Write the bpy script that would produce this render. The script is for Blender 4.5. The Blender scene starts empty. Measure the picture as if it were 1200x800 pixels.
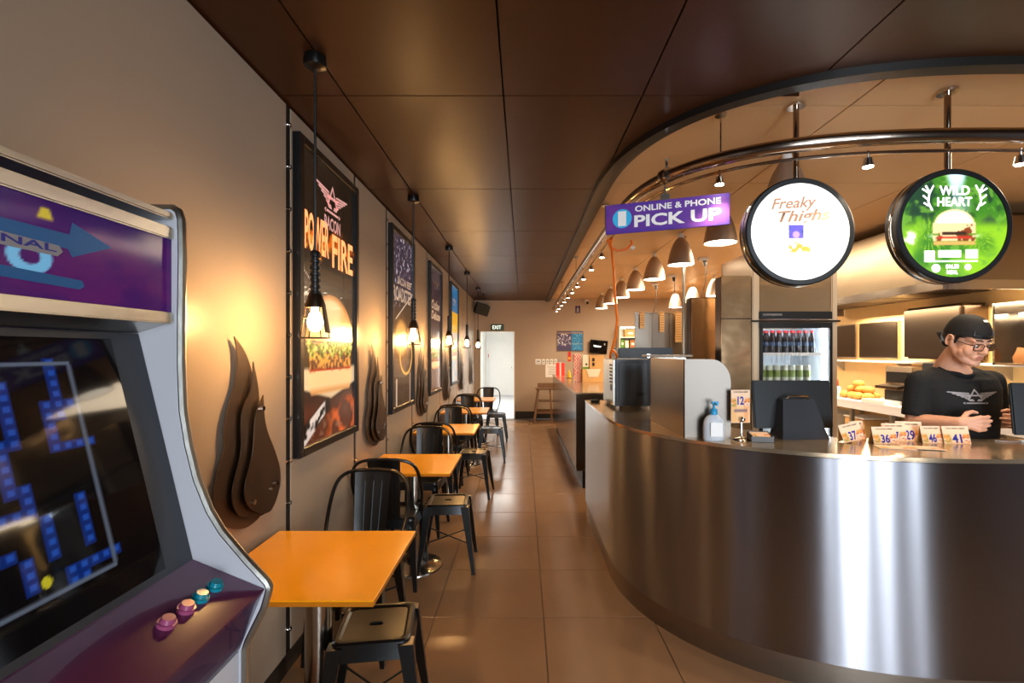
import bpy, bmesh, math, random
import numpy as np
from mathutils import Vector, Matrix, Euler

random.seed(7)
C = bpy.context.scene.collection
SC = bpy.context.scene
PI = math.pi

# ------------------------------------------------------------------ camera
cam_d = bpy.data.cameras.new('camera')
cam_d.sensor_width = 36.0
cam_d.lens = 17.0
cam_d.shift_x = -13 / 1200
cam_d.shift_y = 12 / 1200
cam_d.clip_start = 0.05
cam = bpy.data.objects.new('camera', cam_d)
cam.location = (0, 0, 1.54)
cam.rotation_euler = (PI / 2, 0, 0)
C.objects.link(cam)
SC.camera = cam

# ------------------------------------------------------------------ world, exposure
world = bpy.data.worlds.new('world')
SC.world = world
world.use_nodes = True
world.node_tree.nodes['Background'].inputs[0].default_value = (0.75, 0.87, 1.0, 1)
world.node_tree.nodes['Background'].inputs[1].default_value = 0.5
SC.view_settings.view_transform = 'Standard'
SC.view_settings.look = 'None'
SC.view_settings.gamma = 1
SC.view_settings.use_curve_mapping = False
SC.view_settings.exposure = 1.12
SC.cycles.use_denoising = True
SC.cycles.max_bounces = 8
SC.cycles.sample_clamp_indirect = 6.0


def area_light(name, loc, rot, sx, sy, watts, color, spread=PI):
    d = bpy.data.lights.new(name, 'AREA')
    d.shape = 'RECTANGLE'; d.size = sx; d.size_y = sy
    d.energy = watts; d.color = color; d.spread = spread
    o = bpy.data.objects.new(name, d)
    o.location = loc; o.rotation_euler = rot
    C.objects.link(o)
    return o


# strip lamps added inside the shopfront glass for counter streaks; then the lit passage
DAY = (0.82, 0.91, 1.0)
for x, w, e in ((0.50, 0.07, 3.5), (1.16, 0.28, 15), (1.60, 0.20, 11), (2.34, 0.30, 11), (3.28, 0.10, 6)):
    area_light('daylight_strip', (x, -2.5, 1.45), (PI / 2, 0, 0), w, 2.3, e, DAY, 1.9)
area_light('passage_light', (-0.6, 13.0, 2.60), (0, 0, 0), 1.0, 2.2, 55, (1.0, 0.97, 0.92))
WARM = (1.0, 0.66, 0.34)
WARM2 = (1.0, 0.80, 0.55)
# unseen fill lamps added to brighten the hood, kitchen and server
area_light('hood_fill', (4.3, 5.4, 2.0), (0, 0, 0), 0.5, 2.4, 55, (1.0, 0.80, 0.52))
area_light('kitchen_fill', (2.45, 5.9, 2.70), (0, 0, 0), 0.8, 2.2, 46, WARM2)
area_light('kitchen_fill', (2.6, 8.8, 2.70), (0, 0, 0), 1.2, 2.2, 70, WARM2)
area_light('server_fill', (3.0, 3.0, 2.72), (0, 0, 0), 0.9, 0.5, 13, WARM2)


# ------------------------------------------------------------------ colour
def s2l(c):
    c = c / 255.0
    return c / 12.92 if c <= 0.04045 else ((c + 0.055) / 1.055) ** 2.4


def rgb(r, g, b):
    return (s2l(r), s2l(g), s2l(b), 1.0)


# ------------------------------------------------------------------ materials
MATS = {}


def mat(name, col, rough=0.5, metal=0.0, var=0.0, vscale=6.0, bump=0.0, bscale=40.0, stretch=None, emit=0.0,
        trans=0.0, ior=1.45, aniso=0.0, arot=0.0, coat=0.0, spec=0.5, emit_col=None, alpha=1.0, rvar=0.0):
    m = bpy.data.materials.new(name)
    m.use_nodes = True
    nt = m.node_tree
    b = nt.nodes['Principled BSDF']
    b.inputs['Base Color'].default_value = col
    b.inputs['Roughness'].default_value = rough
    b.inputs['Metallic'].default_value = metal
    b.inputs['IOR'].default_value = ior
    b.inputs['Specular IOR Level'].default_value = spec
    b.inputs['Transmission Weight'].default_value = trans
    b.inputs['Coat Weight'].default_value = coat
    b.inputs['Alpha'].default_value = alpha
    if emit:
        b.inputs['Emission Color'].default_value = emit_col or col
        b.inputs['Emission Strength'].default_value = emit
    if var or bump or rvar:
        tc = nt.nodes.new('ShaderNodeTexCoord')
        mp = nt.nodes.new('ShaderNodeMapping')
        nt.links.new(tc.outputs['Object'], mp.inputs['Vector'])
        if stretch:
            mp.inputs['Scale'].default_value = stretch
    if var or rvar:
        n = nt.nodes.new('ShaderNodeTexNoise')
        n.inputs['Scale'].default_value = vscale
        n.inputs['Detail'].default_value = 5
        nt.links.new(mp.outputs[0], n.inputs['Vector'])
    if var:
        r = nt.nodes.new('ShaderNodeMapRange')
        r.inputs['From Min'].default_value = 0.25; r.inputs['From Max'].default_value = 0.75
        r.inputs['To Min'].default_value = 1 - var; r.inputs['To Max'].default_value = 1 + var
        nt.links.new(n.outputs[0], r.inputs['Value'])
        mx = nt.nodes.new('ShaderNodeVectorMath'); mx.operation = 'SCALE'
        mx.inputs[0].default_value = col[:3]
        nt.links.new(r.outputs[0], mx.inputs['Scale'])
        nt.links.new(mx.outputs[0], b.inputs['Base Color'])
    if rvar:
        r = nt.nodes.new('ShaderNodeMapRange')
        r.inputs['From Min'].default_value = 0.3; r.inputs['From Max'].default_value = 0.7
        r.inputs['To Min'].default_value = max(0.02, rough - rvar); r.inputs['To Max'].default_value = rough + rvar
        nt.links.new(n.outputs[0], r.inputs['Value'])
        nt.links.new(r.outputs[0], b.inputs['Roughness'])
    if bump:
        n2 = nt.nodes.new('ShaderNodeTexNoise')
        n2.inputs['Scale'].default_value = bscale
        n2.inputs['Detail'].default_value = 3
        nt.links.new(mp.outputs[0], n2.inputs['Vector'])
        bp = nt.nodes.new('ShaderNodeBump')
        bp.inputs['Strength'].default_value = bump
        bp.inputs['Distance'].default_value = 0.02
        nt.links.new(n2.outputs[0], bp.inputs['Height'])
        nt.links.new(bp.outputs[0], b.inputs['Normal'])
    if aniso:
        b.inputs['Anisotropic'].default_value = aniso
        b.inputs['Anisotropic Rotation'].default_value = arot
        tg = nt.nodes.new('ShaderNodeTangent'); tg.direction_type = 'RADIAL'; tg.axis = 'Z'
        nt.links.new(tg.outputs[0], b.inputs['Tangent'])
    MATS[name] = m
    return m


def print_mat(name, rough=0.4, emit=0.0, coat=0.0, spec=0.5):
    """flat print: colours stored per vertex of a fine sheet"""
    m = bpy.data.materials.new(name)
    m.use_nodes = True
    nt = m.node_tree
    b = nt.nodes['Principled BSDF']
    a = nt.nodes.new('ShaderNodeAttribute'); a.attribute_name = 'ink'
    nt.links.new(a.outputs['Color'], b.inputs['Base Color'])
    b.inputs['Roughness'].default_value = rough
    b.inputs['Coat Weight'].default_value = coat
    b.inputs['Specular IOR Level'].default_value = spec
    if emit:
        nt.links.new(a.outputs['Color'], b.inputs['Emission Color'])
        b.inputs['Emission Strength'].default_value = emit
    MATS[name] = m
    return m


M = MATS
mat('floor_tile', rgb(150, 114, 82), 0.22, var=0.06, vscale=2.5, rvar=0.02)
mat('grout', rgb(96, 78, 62), 0.7)
mat('wall_paint', rgb(168, 152, 134), 0.34, var=0.03, vscale=1.5, bump=0.05, bscale=2.5, stretch=(1, 1, 0.15), spec=0.6)
mat('back_paint', rgb(172, 151, 131), 0.6, var=0.04, vscale=1.2)
mat('wall_dark', rgb(38, 33, 29), 0.6)
mat('ceiling_dark', rgb(64, 36, 17), 0.36, var=0.12, vscale=2.0, bump=0.04, bscale=1.3, spec=0.28)
mat('ceiling_beige', rgb(204, 166, 120), 0.45, var=0.05, vscale=1.0)
mat('black_trim', rgb(22, 19, 17), 0.35)
mat('brown_trim', rgb(70, 52, 40), 0.4)
mat('seam', rgb(20, 17, 15), 0.6)
mat('steel_counter', rgb(158, 158, 164), 0.30, 1.0, var=0.05, vscale=3, bump=0.07, bscale=3.0, stretch=(1.0, 1.0, 0.06), aniso=1.0, arot=0.25)
mat('steel_top', rgb(196, 172, 142), 0.20, 0.85, rvar=0.05, vscale=5, bump=0.02, bscale=4)
mat('steel', rgb(188, 178, 166), 0.20, 1.0, bump=0.09, bscale=1.5, rvar=0.05, vscale=3)
mat('steel_wavy', rgb(204, 170, 130), 0.20, 0.80, bump=0.9, bscale=1.7, stretch=(1, 1, 1.6))
mat('steel_dull', rgb(150, 140, 128), 0.36, 1.0, bump=0.05, bscale=3)
mat('steel_dark', rgb(88, 74, 62), 0.32, 1.0, bump=0.05, bscale=2)
mat('chrome', rgb(215, 210, 205), 0.08, 1.0)
mat('pipe_steel', rgb(164, 148, 134), 0.17, 1.0)
mat('alu', rgb(190, 188, 180), 0.28, 1.0, bump=0.04, bscale=30)
mat('flame_steel', rgb(118, 102, 90), 0.38, 1.0, var=0.1, vscale=3, bump=0.05, bscale=3)
mat('black_metal', rgb(13, 12, 12), 0.28, spec=0.5, var=0.1, vscale=8)
mat('black_plastic', rgb(18, 18, 20), 0.38)
mat('black_gloss', rgb(10, 10, 12), 0.06, spec=0.7)
mat('charcoal', rgb(46, 48, 54), 0.35)
mat('orange_laminate', rgb(255, 176, 10), 0.20, spec=0.35, var=0.04, vscale=5)
mat('orange_edge', rgb(196, 116, 14), 0.35)
mat('orange_rubber', rgb(245, 120, 20), 0.4)
mat('wood', rgb(118, 86, 60), 0.45, var=0.25, vscale=5, stretch=(12, 12, 1.2))
mat('white_paint', rgb(236, 236, 232), 0.5, var=0.02)
mat('white_laminate', rgb(212, 212, 218), 0.3)
mat('white_plastic', rgb(232, 230, 226), 0.35)
mat('bulb', rgb(255, 190, 100), 0.3, emit=185, emit_col=(1.0, 0.54, 0.19, 1))
mat('lamp_diffuser', rgb(255, 240, 215), 0.4, emit=6, emit_col=(1.0, 0.86, 0.66, 1))
mat('spot_lens', rgb(255, 240, 220), 0.3, emit=30, emit_col=(1.0, 0.82, 0.60, 1))
mat('lamp_shade', rgb(172, 152, 134), 0.38, 0.6, var=0.05)
mat('cage_metal', rgb(60, 44, 30), 0.35, 0.8)
mat('glass', (1, 1, 1, 1), 0.02, trans=1.0, ior=1.45)
mat('marquee_glass', rgb(40, 30, 40), 0.06, spec=0.5)
mat('purple', rgb(88, 40, 118), 0.25, coat=0.5)
mat('panel_purple', rgb(92, 34, 74), 0.20, coat=0.6, var=0.25, vscale=3)
mat('deep_purple', rgb(52, 28, 78), 0.22, coat=0.5)
mat('arrow_blue', rgb(22, 96, 156), 0.25, spec=0.2)
mat('teal_button', rgb(18, 140, 160), 0.25, spec=0.6)
mat('pink_button', rgb(170, 80, 120), 0.25, spec=0.6)
mat('ink_white', rgb(240, 236, 232), 0.5)
mat('ink_pink', rgb(226, 170, 164), 0.5, emit=0.25)  # faint glow added to the poster ink
mat('ink_blue', rgb(30, 40, 140), 0.5)
mat('ink_dark', rgb(50, 40, 40), 0.5)
mat('ink_grey', rgb(150, 146, 150), 0.6)
mat('ink_orange', rgb(236, 140, 84), 0.5, emit=0.9)  # glow added to the poster lettering
mat('ink_glow', rgb(255, 255, 250), 0.5, emit=1.3)
mat('sign_purple', rgb(92, 44, 140), 0.4)
mat('cyan', rgb(60, 180, 230), 0.4)
mat('exit_green', rgb(30, 70, 50), 0.4)
mat('exit_letter', rgb(220, 240, 225), 0.4, emit=0.6)
mat('fridge_inside', rgb(225, 232, 238), 0.4)
mat('fridge_light', rgb(235, 245, 255), 0.4, emit=11, emit_col=(0.86, 0.94, 1.0, 1))
mat('cola', rgb(30, 16, 14), 0.12, spec=0.6)
mat('cap_red', rgb(170, 30, 30), 0.35)
mat('bottle_label', rgb(60, 80, 110), 0.4)
mat('can_green', rgb(200, 205, 190), 0.3, 0.3)
mat('can_band', rgb(120, 140, 60), 0.4)
mat('ink_script', rgb(226, 164, 124), 0.5)
mat('fridge_trim', rgb(206, 184, 156), 0.34, 0.35)
mat('steel_hood', rgb(150, 134, 112), 0.30, 1.0, bump=0.5, bscale=1.2)
mat('steel_guard', rgb(92, 86, 80), 0.38, 1.0, bump=0.08, bscale=3)
mat('steel_pickup', rgb(128, 118, 108), 0.15, 1.0, bump=0.03, bscale=2)
mat('kraft', rgb(206, 162, 104), 0.7, var=0.08)
mat('kraft_dark', rgb(160, 104, 56), 0.7, var=0.1)
mat('card_white', rgb(226, 214, 196), 0.6)
mat('red', rgb(200, 40, 32), 0.5)
mat('yellow', rgb(235, 175, 40), 0.5)
mat('green', rgb(90, 140, 40), 0.5)
mat('bread', rgb(214, 150, 70), 0.7, var=0.25, vscale=30)
mat('tile_cream', rgb(228, 190, 130), 0.35, var=0.04)
mat('sanitiser', rgb(225, 232, 240), 0.25, trans=0.3)
mat('floor_bounce', rgb(176, 152, 124), 0.4, var=0.05)
mat('side_grey', rgb(128, 130, 142), 0.5)
mat('front_paint', rgb(122, 106, 92), 0.6)
mat('pump_blue', rgb(40, 150, 200), 0.3)
mat('skin', rgb(214, 158, 128), 0.5, var=0.06, vscale=12, spec=0.4)
mat('lip', rgb(182, 104, 88), 0.45)
mat('hair', rgb(28, 20, 16), 0.5)
mat('shirt', rgb(11, 11, 14), 0.85, bump=0.15, bscale=60)
mat('cap_cloth', rgb(17, 13, 12), 0.8, bump=0.1, bscale=90)
mat('trouser', rgb(28, 28, 34), 0.8)
mat('shoe', rgb(20, 18, 18), 0.5)
mat('eye_white', rgb(225, 220, 215), 0.2)
mat('iris', rgb(40, 26, 18), 0.15)
mat('spectacle', rgb(30, 20, 16), 0.25)
mat('lens', (1, 1, 1, 1), 0.02, trans=1.0, ior=1.02, spec=0.8)
mat('phone_screen', rgb(20, 22, 28), 0.08)
print_mat('print', 0.25, 0.22, coat=0.3)  # slight self-glow added to lift the poster prints
print_mat('print_matte', 0.6)
print_mat('print_lit', 0.4, 0.42)
print_mat('print_bright', 0.4, 0.38)
print_mat('print_screen', 0.05, 0.10, spec=0.25)
print_mat('print_marquee', 0.10, 0.12, spec=0.12)


# ------------------------------------------------------------------ mesh builder
class MB:
    def __init__(self):
        self.bm = bmesh.new()

    def _xf(self, verts, mtx):
        bmesh.ops.transform(self.bm, matrix=mtx, verts=verts)

    def box(self, c, s, rot=(0, 0, 0), bevel=0.0, seg=2):
        r = bmesh.ops.create_cube(self.bm, size=1.0)
        vs = r['verts']
        self._xf(vs, Matrix.Translation(c) @ Euler(rot).to_matrix().to_4x4() @ Matrix.Diagonal((s[0], s[1], s[2], 1)))
        if bevel:
            es = list({e for v in vs for e in v.link_edges})
            bmesh.ops.bevel(self.bm, geom=es, offset=bevel, segments=seg, affect='EDGES', clamp_overlap=True)
        return self

    def quad(self, pts):
        self.bm.faces.new([self.bm.verts.new(p) for p in pts])
        return self

    def cyl(self, p0, p1, r0, r1=None, seg=16, caps=True):
        r1 = r0 if r1 is None else r1
        p0 = Vector(p0); p1 = Vector(p1)
        d = p1 - p0
        q = d.to_track_quat('Z', 'Y').to_matrix().to_4x4()
        r = bmesh.ops.create_cone(self.bm, cap_ends=caps, cap_tris=False, segments=seg, radius1=r0, radius2=r1, depth=d.length)
        self._xf(r['verts'], Matrix.Translation((p0 + p1) / 2) @ q)
        return self

    def ball(self, c, r, seg=16, rings=10, rot=(0, 0, 0)):
        if not hasattr(r, '__len__'):
            r = (r, r, r)
        o = bmesh.ops.create_uvsphere(self.bm, u_segments=seg, v_segments=rings, radius=1.0)
        self._xf(o['verts'], Matrix.Translation(c) @ Euler(rot).to_matrix().to_4x4() @ Matrix.Diagonal((r[0], r[1], r[2], 1)))
        return self

    def tube(self, pts, r, seg=8, closed=False, caps=True):
        pts = [Vector(p) for p in pts]
        n = len(pts)
        rad = r if hasattr(r, '__len__') else [r] * n
        rings = []
        up = Vector((0, 0, 1))
        prev = None
        for i in range(n):
            if closed:
                t = pts[(i + 1) % n] - pts[i - 1]
            else:
                t = pts[min(i + 1, n - 1)] - pts[max(i - 1, 0)]
            t.normalize()
            if prev is None:
                a = up if abs(t.dot(up)) < 0.9 else Vector((1, 0, 0))
                x = t.cross(a).normalized()
            else:
                x = (prev - t * prev.dot(t)).normalized()
            prev = x
            y = t.cross(x)
            rings.append([self.bm.verts.new(pts[i] + (x * math.cos(2 * PI * k / seg) + y * math.sin(2 * PI * k / seg)) * rad[i]) for k in range(seg)])
        m = n if closed else n - 1
        for i in range(m):
            a = rings[i]; b = rings[(i + 1) % n]
            for k in range(seg):
                self.bm.faces.new((a[k], a[(k + 1) % seg], b[(k + 1) % seg], b[k]))
        if caps and not closed:
            self.bm.faces.new(list(reversed(rings[0])))
            self.bm.faces.new(rings[-1])
        return self

    def lathe(self, prof, c=(0, 0, 0), seg=24, cap0=False, cap1=False, mtx=None):
        """prof: [(r, z)] revolved about the z axis through c"""
        rings = []
        for r, z in prof:
            rings.append([self.bm.verts.new((c[0] + r * math.cos(2 * PI * k / seg), c[1] + r * math.sin(2 * PI * k / seg), c[2] + z)) for k in range(seg)])
        for a, b in zip(rings[:-1], rings[1:]):
            for k in range(seg):
                self.bm.faces.new((a[k], a[(k + 1) % seg], b[(k + 1) % seg], b[k]))
        if cap0:
            self.bm.faces.new(list(reversed(rings[0])))
        if cap1:
            self.bm.faces.new(rings[-1])
        if mtx is not None:
            self._xf([v for r_ in rings for v in r_], mtx)
        return self

    def prism(self, poly, fn, d0, d1):
        """poly [(a,b)]; fn(a,b,d) -> xyz"""
        a = [self.bm.verts.new(fn(p[0], p[1], d0)) for p in poly]
        b = [self.bm.verts.new(fn(p[0], p[1], d1)) for p in poly]
        n = len(poly)
        for i in range(n):
            self.bm.faces.new((a[i], a[(i + 1) % n], b[(i + 1) % n], b[i]))
        self.bm.faces.new(list(reversed(a)))
        self.bm.faces.new(b)
        return self

    def loft(self, rings, cap=True):
        R = [[self.bm.verts.new(p) for p in r] for r in rings]
        n = len(R[0])
        for a, b in zip(R[:-1], R[1:]):
            for k in range(n):
                self.bm.faces.new((a[k], a[(k + 1) % n], b[(k + 1) % n], b[k]))
        if cap:
            self.bm.faces.new(list(reversed(R[0])))
            self.bm.faces.new(R[-1])
        return self

    def move(self, mtx):
        bmesh.ops.transform(self.bm, matrix=mtx, verts=self.bm.verts)
        return self

    def build(self, name, material, parent=None, label=None, smooth=35, world=False, stuff=False):
        bm = self.bm
        if world and parent is not None:
            bmesh.ops.translate(bm, vec=-parent_loc(parent), verts=bm.verts)
        bmesh.ops.recalc_face_normals(bm, faces=bm.faces)
        if smooth:
            lim = math.radians(smooth)
            for f in bm.faces:
                f.smooth = True
            for e in bm.edges:
                if len(e.link_faces) == 2 and e.calc_face_angle(0) > lim:
                    e.smooth = False
        me = bpy.data.meshes.new(name)
        bm.to_mesh(me)
        bm.free()
        return link(name, me, material, parent, label, stuff)


def parent_loc(p):
    v = Vector(p.location)
    while p.parent:
        p = p.parent
        v += Vector(p.location)
    return v


def link(name, me, material, parent=None, label=None, stuff=False):
    o = bpy.data.objects.new(name, me)
    C.objects.link(o)
    if material is not None and len(me.materials) == 0:
        me.materials.append(M[material] if isinstance(material, str) else material)
    if parent is not None:
        o.parent = parent
    if label:
        o['label'] = label
    if stuff:
        o['kind'] = 'stuff'
    return o


def thing(name, label, cat, loc=(0, 0, 0), rz=0.0, group=None, rot=None):
    o = bpy.data.objects.new(name, None)
    o.empty_display_size = 0.1
    o.location = loc
    o.rotation_euler = rot if rot else (0, 0, rz)
    C.objects.link(o)
    o['label'] = label; o['category'] = cat
    if group:
        o['group'] = group
    return o


def tag(o, label, cat, group=None):
    o['label'] = label; o['category'] = cat
    if group:
        o['group'] = group
    return o


def structure(o):
    o['kind'] = 'structure'
    return o


def dup(root, loc, rz=None, label=None, group=None, rot=None):
    r = root.copy(); C.objects.link(r)
    r.location = loc
    if rz is not None:
        r.rotation_euler = (0, 0, rz)
    if rot is not None:
        r.rotation_euler = rot
    if label:
        r['label'] = label
    if group:
        r['group'] = group
    for ch in list(root.children):
        c = ch.copy(); C.objects.link(c); c.parent = r
        for g in list(ch.children):
            d = g.copy(); C.objects.link(d); d.parent = c
    return r


def paint(name, w, h, nu, nv, fn, material, parent=None, loc=(0, 0, 0), rot=(0, 0, 0), label=None, disc=False):
    """a flat printed sheet, w x h, in its own XZ plane facing -Y; fn(U, V) -> (n,3) srgb 0..255"""
    if disc:
        rr = np.linspace(0.0, 1.0, nv + 1)[1:]
        th = np.linspace(0, 2 * PI, nu, endpoint=False)
        TH, RR = np.meshgrid(th, rr)
        U = np.concatenate([[0.5], (0.5 + 0.5 * RR * np.cos(TH)).ravel()])
        V = np.concatenate([[0.5], (0.5 + 0.5 * RR * np.sin(TH)).ravel()])
        faces = [(0, 1 + k, 1 + (k + 1) % nu) for k in range(nu)]
        for j in range(nv - 1):
            for k in range(nu):
                a = 1 + j * nu; b = a + nu; k2 = (k + 1) % nu
                faces.append((a + k, b + k, b + k2, a + k2))
    else:
        U, V = np.meshgrid(np.linspace(0, 1, nu + 1), np.linspace(0, 1, nv + 1))
        U = U.ravel(); V = V.ravel()
        faces = []
        for j in range(nv):
            for i in range(nu):
                a = j * (nu + 1) + i
                faces.append((a, a + 1, a + nu + 2, a + nu + 1))
    me = bpy.data.meshes.new(name)
    co = np.stack([(U - 0.5) * w, np.zeros_like(U), (V - 0.5) * h], 1)
    me.from_pydata(co.tolist(), [], faces)
    col = np.clip(fn(U, V), 0, 255) / 255.0
    lin = np.where(col <= 0.04045, col / 12.92, ((col + 0.055) / 1.055) ** 2.4)
    at = me.color_attributes.new('ink', 'FLOAT_COLOR', 'POINT')
    at.data.foreach_set('color', np.concatenate([lin, np.ones((len(U), 1))], 1).astype(np.float32).ravel())
    o = link(name, me, material, parent, label)
    o.location = loc; o.rotation_euler = rot
    return o


def text(body, w, h, material, parent=None, loc=(0, 0, 0), rot=(0, 0, 0), name='lettering', bold=0.0, shear=0.0, depth=0.0004, label=None, fit=True):
    """flat lettering w x h, centred at loc, standing in its own XZ plane facing -Y"""
    cu = bpy.data.curves.new(name, 'FONT')
    cu.body = body; cu.size = 1.0; cu.offset = bold; cu.shear = shear
    cu.extrude = 0.0
    cu.resolution_u = 3
    cu.align_x = 'CENTER'
    t = bpy.data.objects.new('tmp', cu); C.objects.link(t)
    dg = bpy.context.evaluated_depsgraph_get()
    me = bpy.data.meshes.new_from_object(t.evaluated_get(dg))
    bpy.data.objects.remove(t)
    bpy.data.curves.remove(cu)
    n = len(me.vertices)
    co = np.empty(n * 3, np.float32); me.vertices.foreach_get('co', co); co = co.reshape(-1, 3)
    lo = co.min(0); hi = co.max(0)
    sx = w / max(1e-6, hi[0] - lo[0]); sz = h / max(1e-6, hi[1] - lo[1])
    if not fit:
        sx = sz = min(sx, sz)
    out = np.stack([(co[:, 0] - (lo[0] + hi[0]) / 2) * sx, np.zeros(n, np.float32), (co[:, 1] - (lo[1] + hi[1]) / 2) * sz], 1)
    me.vertices.foreach_set('co', out.astype(np.float32).ravel())
    me.name = name
    me.materials.clear()
    o = link(name, me, material, parent, label)
    o.location = loc; o.rotation_euler = rot
    return o


def vnoise(U, V, sc, seed=0, octv=4):
    """value noise 0..1 on arrays"""
    rng = np.random.RandomState(seed)
    g = rng.rand(64, 64)
    out = np.zeros_like(U); amp = 1.0; tot = 0
    for o in range(octv):
        x = U * sc * 2 ** o; y = V * sc * 2 ** o
        xi = np.floor(x).astype(int); yi = np.floor(y).astype(int)
        fx = x - xi; fy = y - yi
        fx = fx * fx * (3 - 2 * fx); fy = fy * fy * (3 - 2 * fy)
        a = g[xi % 64, yi % 64]; b = g[(xi + 1) % 64, yi % 64]; c = g[xi % 64, (yi + 1) % 64]; d = g[(xi + 1) % 64, (yi + 1) % 64]
        out += amp * ((a * (1 - fx) + b * fx) * (1 - fy) + (c * (1 - fx) + d * fx) * fy)
        tot += amp; amp *= 0.5
    return out / tot


def mixc(base, col, w):
    w = np.clip(w, 0, 1)[:, None]
    return base * (1 - w) + np.array(col, float)[None, :] * w


def sst(x, a, b):
    t = np.clip((x - a) / (b - a), 0, 1)
    return t * t * (3 - 2 * t)


def superell(cx, cy, rx, ry, n, k, a0=0.0, a1=PI / 2):
    """quarter curve from the straight left flank (cx-rx, cy) round to the front (cx, cy-ry)"""
    pts = []
    for i in range(k + 1):
        a = a0 + (a1 - a0) * i / k
        c = max(0.0, math.cos(a)); s = max(0.0, math.sin(a))
        pts.append((cx - rx * c ** (2 / n), cy - ry * s ** (2 / n)))
    return pts


# ================================================================== the room
WX = -1.118            # face of the left wall panels
CEIL = 2.72            # dark ceiling
BEI = 2.755            # beige ceiling over the servery
YB = 11.12             # back wall
YF = -2.6              # shopfront
XR = 4.65              # kitchen side wall

# floor: bed of grout with large porcelain tiles, pieces built where they can be told apart
fl = structure(MB().box((1.65, 4.25, -0.05), (6.1, 13.76, 0.09)).build('floor', 'grout'))
tile_me = None
TW, TD = 0.632, 0.611
for i in range(-2, 7):
    for j in range(-5, 14):
        x0 = 0.118 + TW * i; y0 = 2.806 + TD * j
        if y0 + TD > YB or y0 < -1.2 or (i > 1 and y0 > 2.0):
            continue
        if tile_me is None:
            o = MB().box((0, 0, 0), (TW - 0.005, TD - 0.005, 0.012), bevel=0.002, seg=1).build('tile', 'floor_tile', fl)
            tile_me = o.data
        else:
            o = link('tile', tile_me, None, fl)
        o.location = (x0 + TW / 2, y0 + TD / 2, -0.006)

structure(MB().box((2.95, 6.83, 0.0), (3.36, 8.5, 0.006)).build('floor_kitchen', 'floor_bounce'))  # pale slab added over the unseen floor to bounce light upward
# left wall: dark backing with satin metal panels and studded joints between them
wl = structure(MB().box((-1.24, 4.26, 1.36), (0.18, 13.72, 2.80)).build('wall_left', 'wall_dark'))
seams = [-2.58]
for k in range(6):
    for s in (2.305, 3.216):
        y = s + 1.655 * k
        if y < YB - 0.1:
            seams.append(y)
seams.append(YB - 0.01)
pm = MB()
for a, b in zip(seams[:-1], seams[1:]):
    MB().box(((WX - 1.15) / 2, (a + b) / 2, 1.41), (0.032, b - a - 0.045, 2.60), bevel=0.003, seg=1).build('panel', 'wall_paint', wl)
for y in seams[1:-1]:
    MB().box(((WX - 1.15) / 2 - 0.003, y, 1.41), (0.030, 0.0445, 2.60)).build('joint_strip', 'seam', wl, smooth=0)  # dark strip fills the open gap, which would otherwise catch light
st = MB()
for y in seams[1:-1]:
    for k in range(13):
        z = 0.22 + k * 0.2
        st.cyl((WX - 0.03, y, z), (WX + 0.012, y, z), 0.010, seg=8)
        st.cyl((WX - 0.005, y - 0.03, z), (WX - 0.005, y + 0.03, z), 0.005, seg=6)
st.build('stud', 'chrome', wl, stuff=True)
MB().box((-1.141, 4.26, 0.05), (0.018, 13.7, 0.1)).build('skirting', 'black_trim', wl)

# back wall with the doorway to the white passage
wb = MB()
DX0, DX1, DZ = -0.985, -0.196, 2.01
wb.box(((-1.24 + DX0) / 2, YB + 0.06, 1.40), (DX0 + 1.24, 0.12, 2.80))
wb.box(((DX0 + DX1) / 2, YB + 0.06, (DZ + 2.80) / 2), (DX1 - DX0, 0.12, 2.80 - DZ))
wb.box(((DX1 + 4.75) / 2, YB + 0.06, 1.40), (4.75 - DX1, 0.12, 2.80))
structure(wb.build('wall_back', 'back_paint', smooth=0))
tb = MB()
tb.box(((DX1 + 0.02 + 4.6) / 2, YB - 0.008, 0.085), (4.6 - DX1 - 0.02, 0.016, 0.17))
structure(tb.build('baseboard_back', 'wall_dark'))
dfm = MB()
dfm.box((DX0 + 0.008, YB + 0.05, DZ / 2), (0.016, 0.15, DZ))
dfm.box((DX1 - 0.008, YB + 0.05, DZ / 2), (0.016, 0.15, DZ))
dfm.box(((DX0 + DX1) / 2, YB + 0.05, DZ - 0.008), (DX1 - DX0, 0.15, 0.016))
structure(dfm.build('trim_1', 'white_paint'))
# passage beyond
structure(MB().box((-0.6, 14.15, -0.05), (1.5, 5.95, 0.09)).build('floor_passage', 'white_laminate'))
structure(MB().box((-1.35, 14.15, 1.3), (0.1, 5.95, 2.6)).build('wall_passage_left', 'white_paint'))
structure(MB().box((0.15, 14.15, 1.3), (0.1, 5.95, 2.6)).build('wall_passage_right', 'white_paint'))
structure(MB().box((-0.6, 17.15, 1.3), (1.6, 0.1, 2.6)).build('wall_passage_end', 'white_paint'))
structure(MB().box((-0.6, 14.15, 2.68), (1.6, 5.95, 0.1)).build('ceiling_passage', 'white_paint'))
d1 = structure(MB().box((-0.75, 17.08, 0.98), (0.92, 0.045, 1.96), bevel=0.006).build('door_1', 'white_paint'))
for z, h in ((1.36, 0.92), (0.5, 0.62)):
    MB().box((-0.75, 17.052, z), (0.66, 0.014, h), bevel=0.004).build('door_panel', 'white_paint', d1)
MB().cyl((-0.4, 17.06, 1.0), (-0.4, 17.0, 1.0), 0.012).cyl((-0.41, 17.0, 1.0), (-0.52, 17.0, 1.0), 0.011).build('door_handle', 'chrome', d1)
MB().box((-1.22, 17.06, 1.4), (0.02, 0.06, 0.12)).build('door_sign', 'red', d1)

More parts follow.
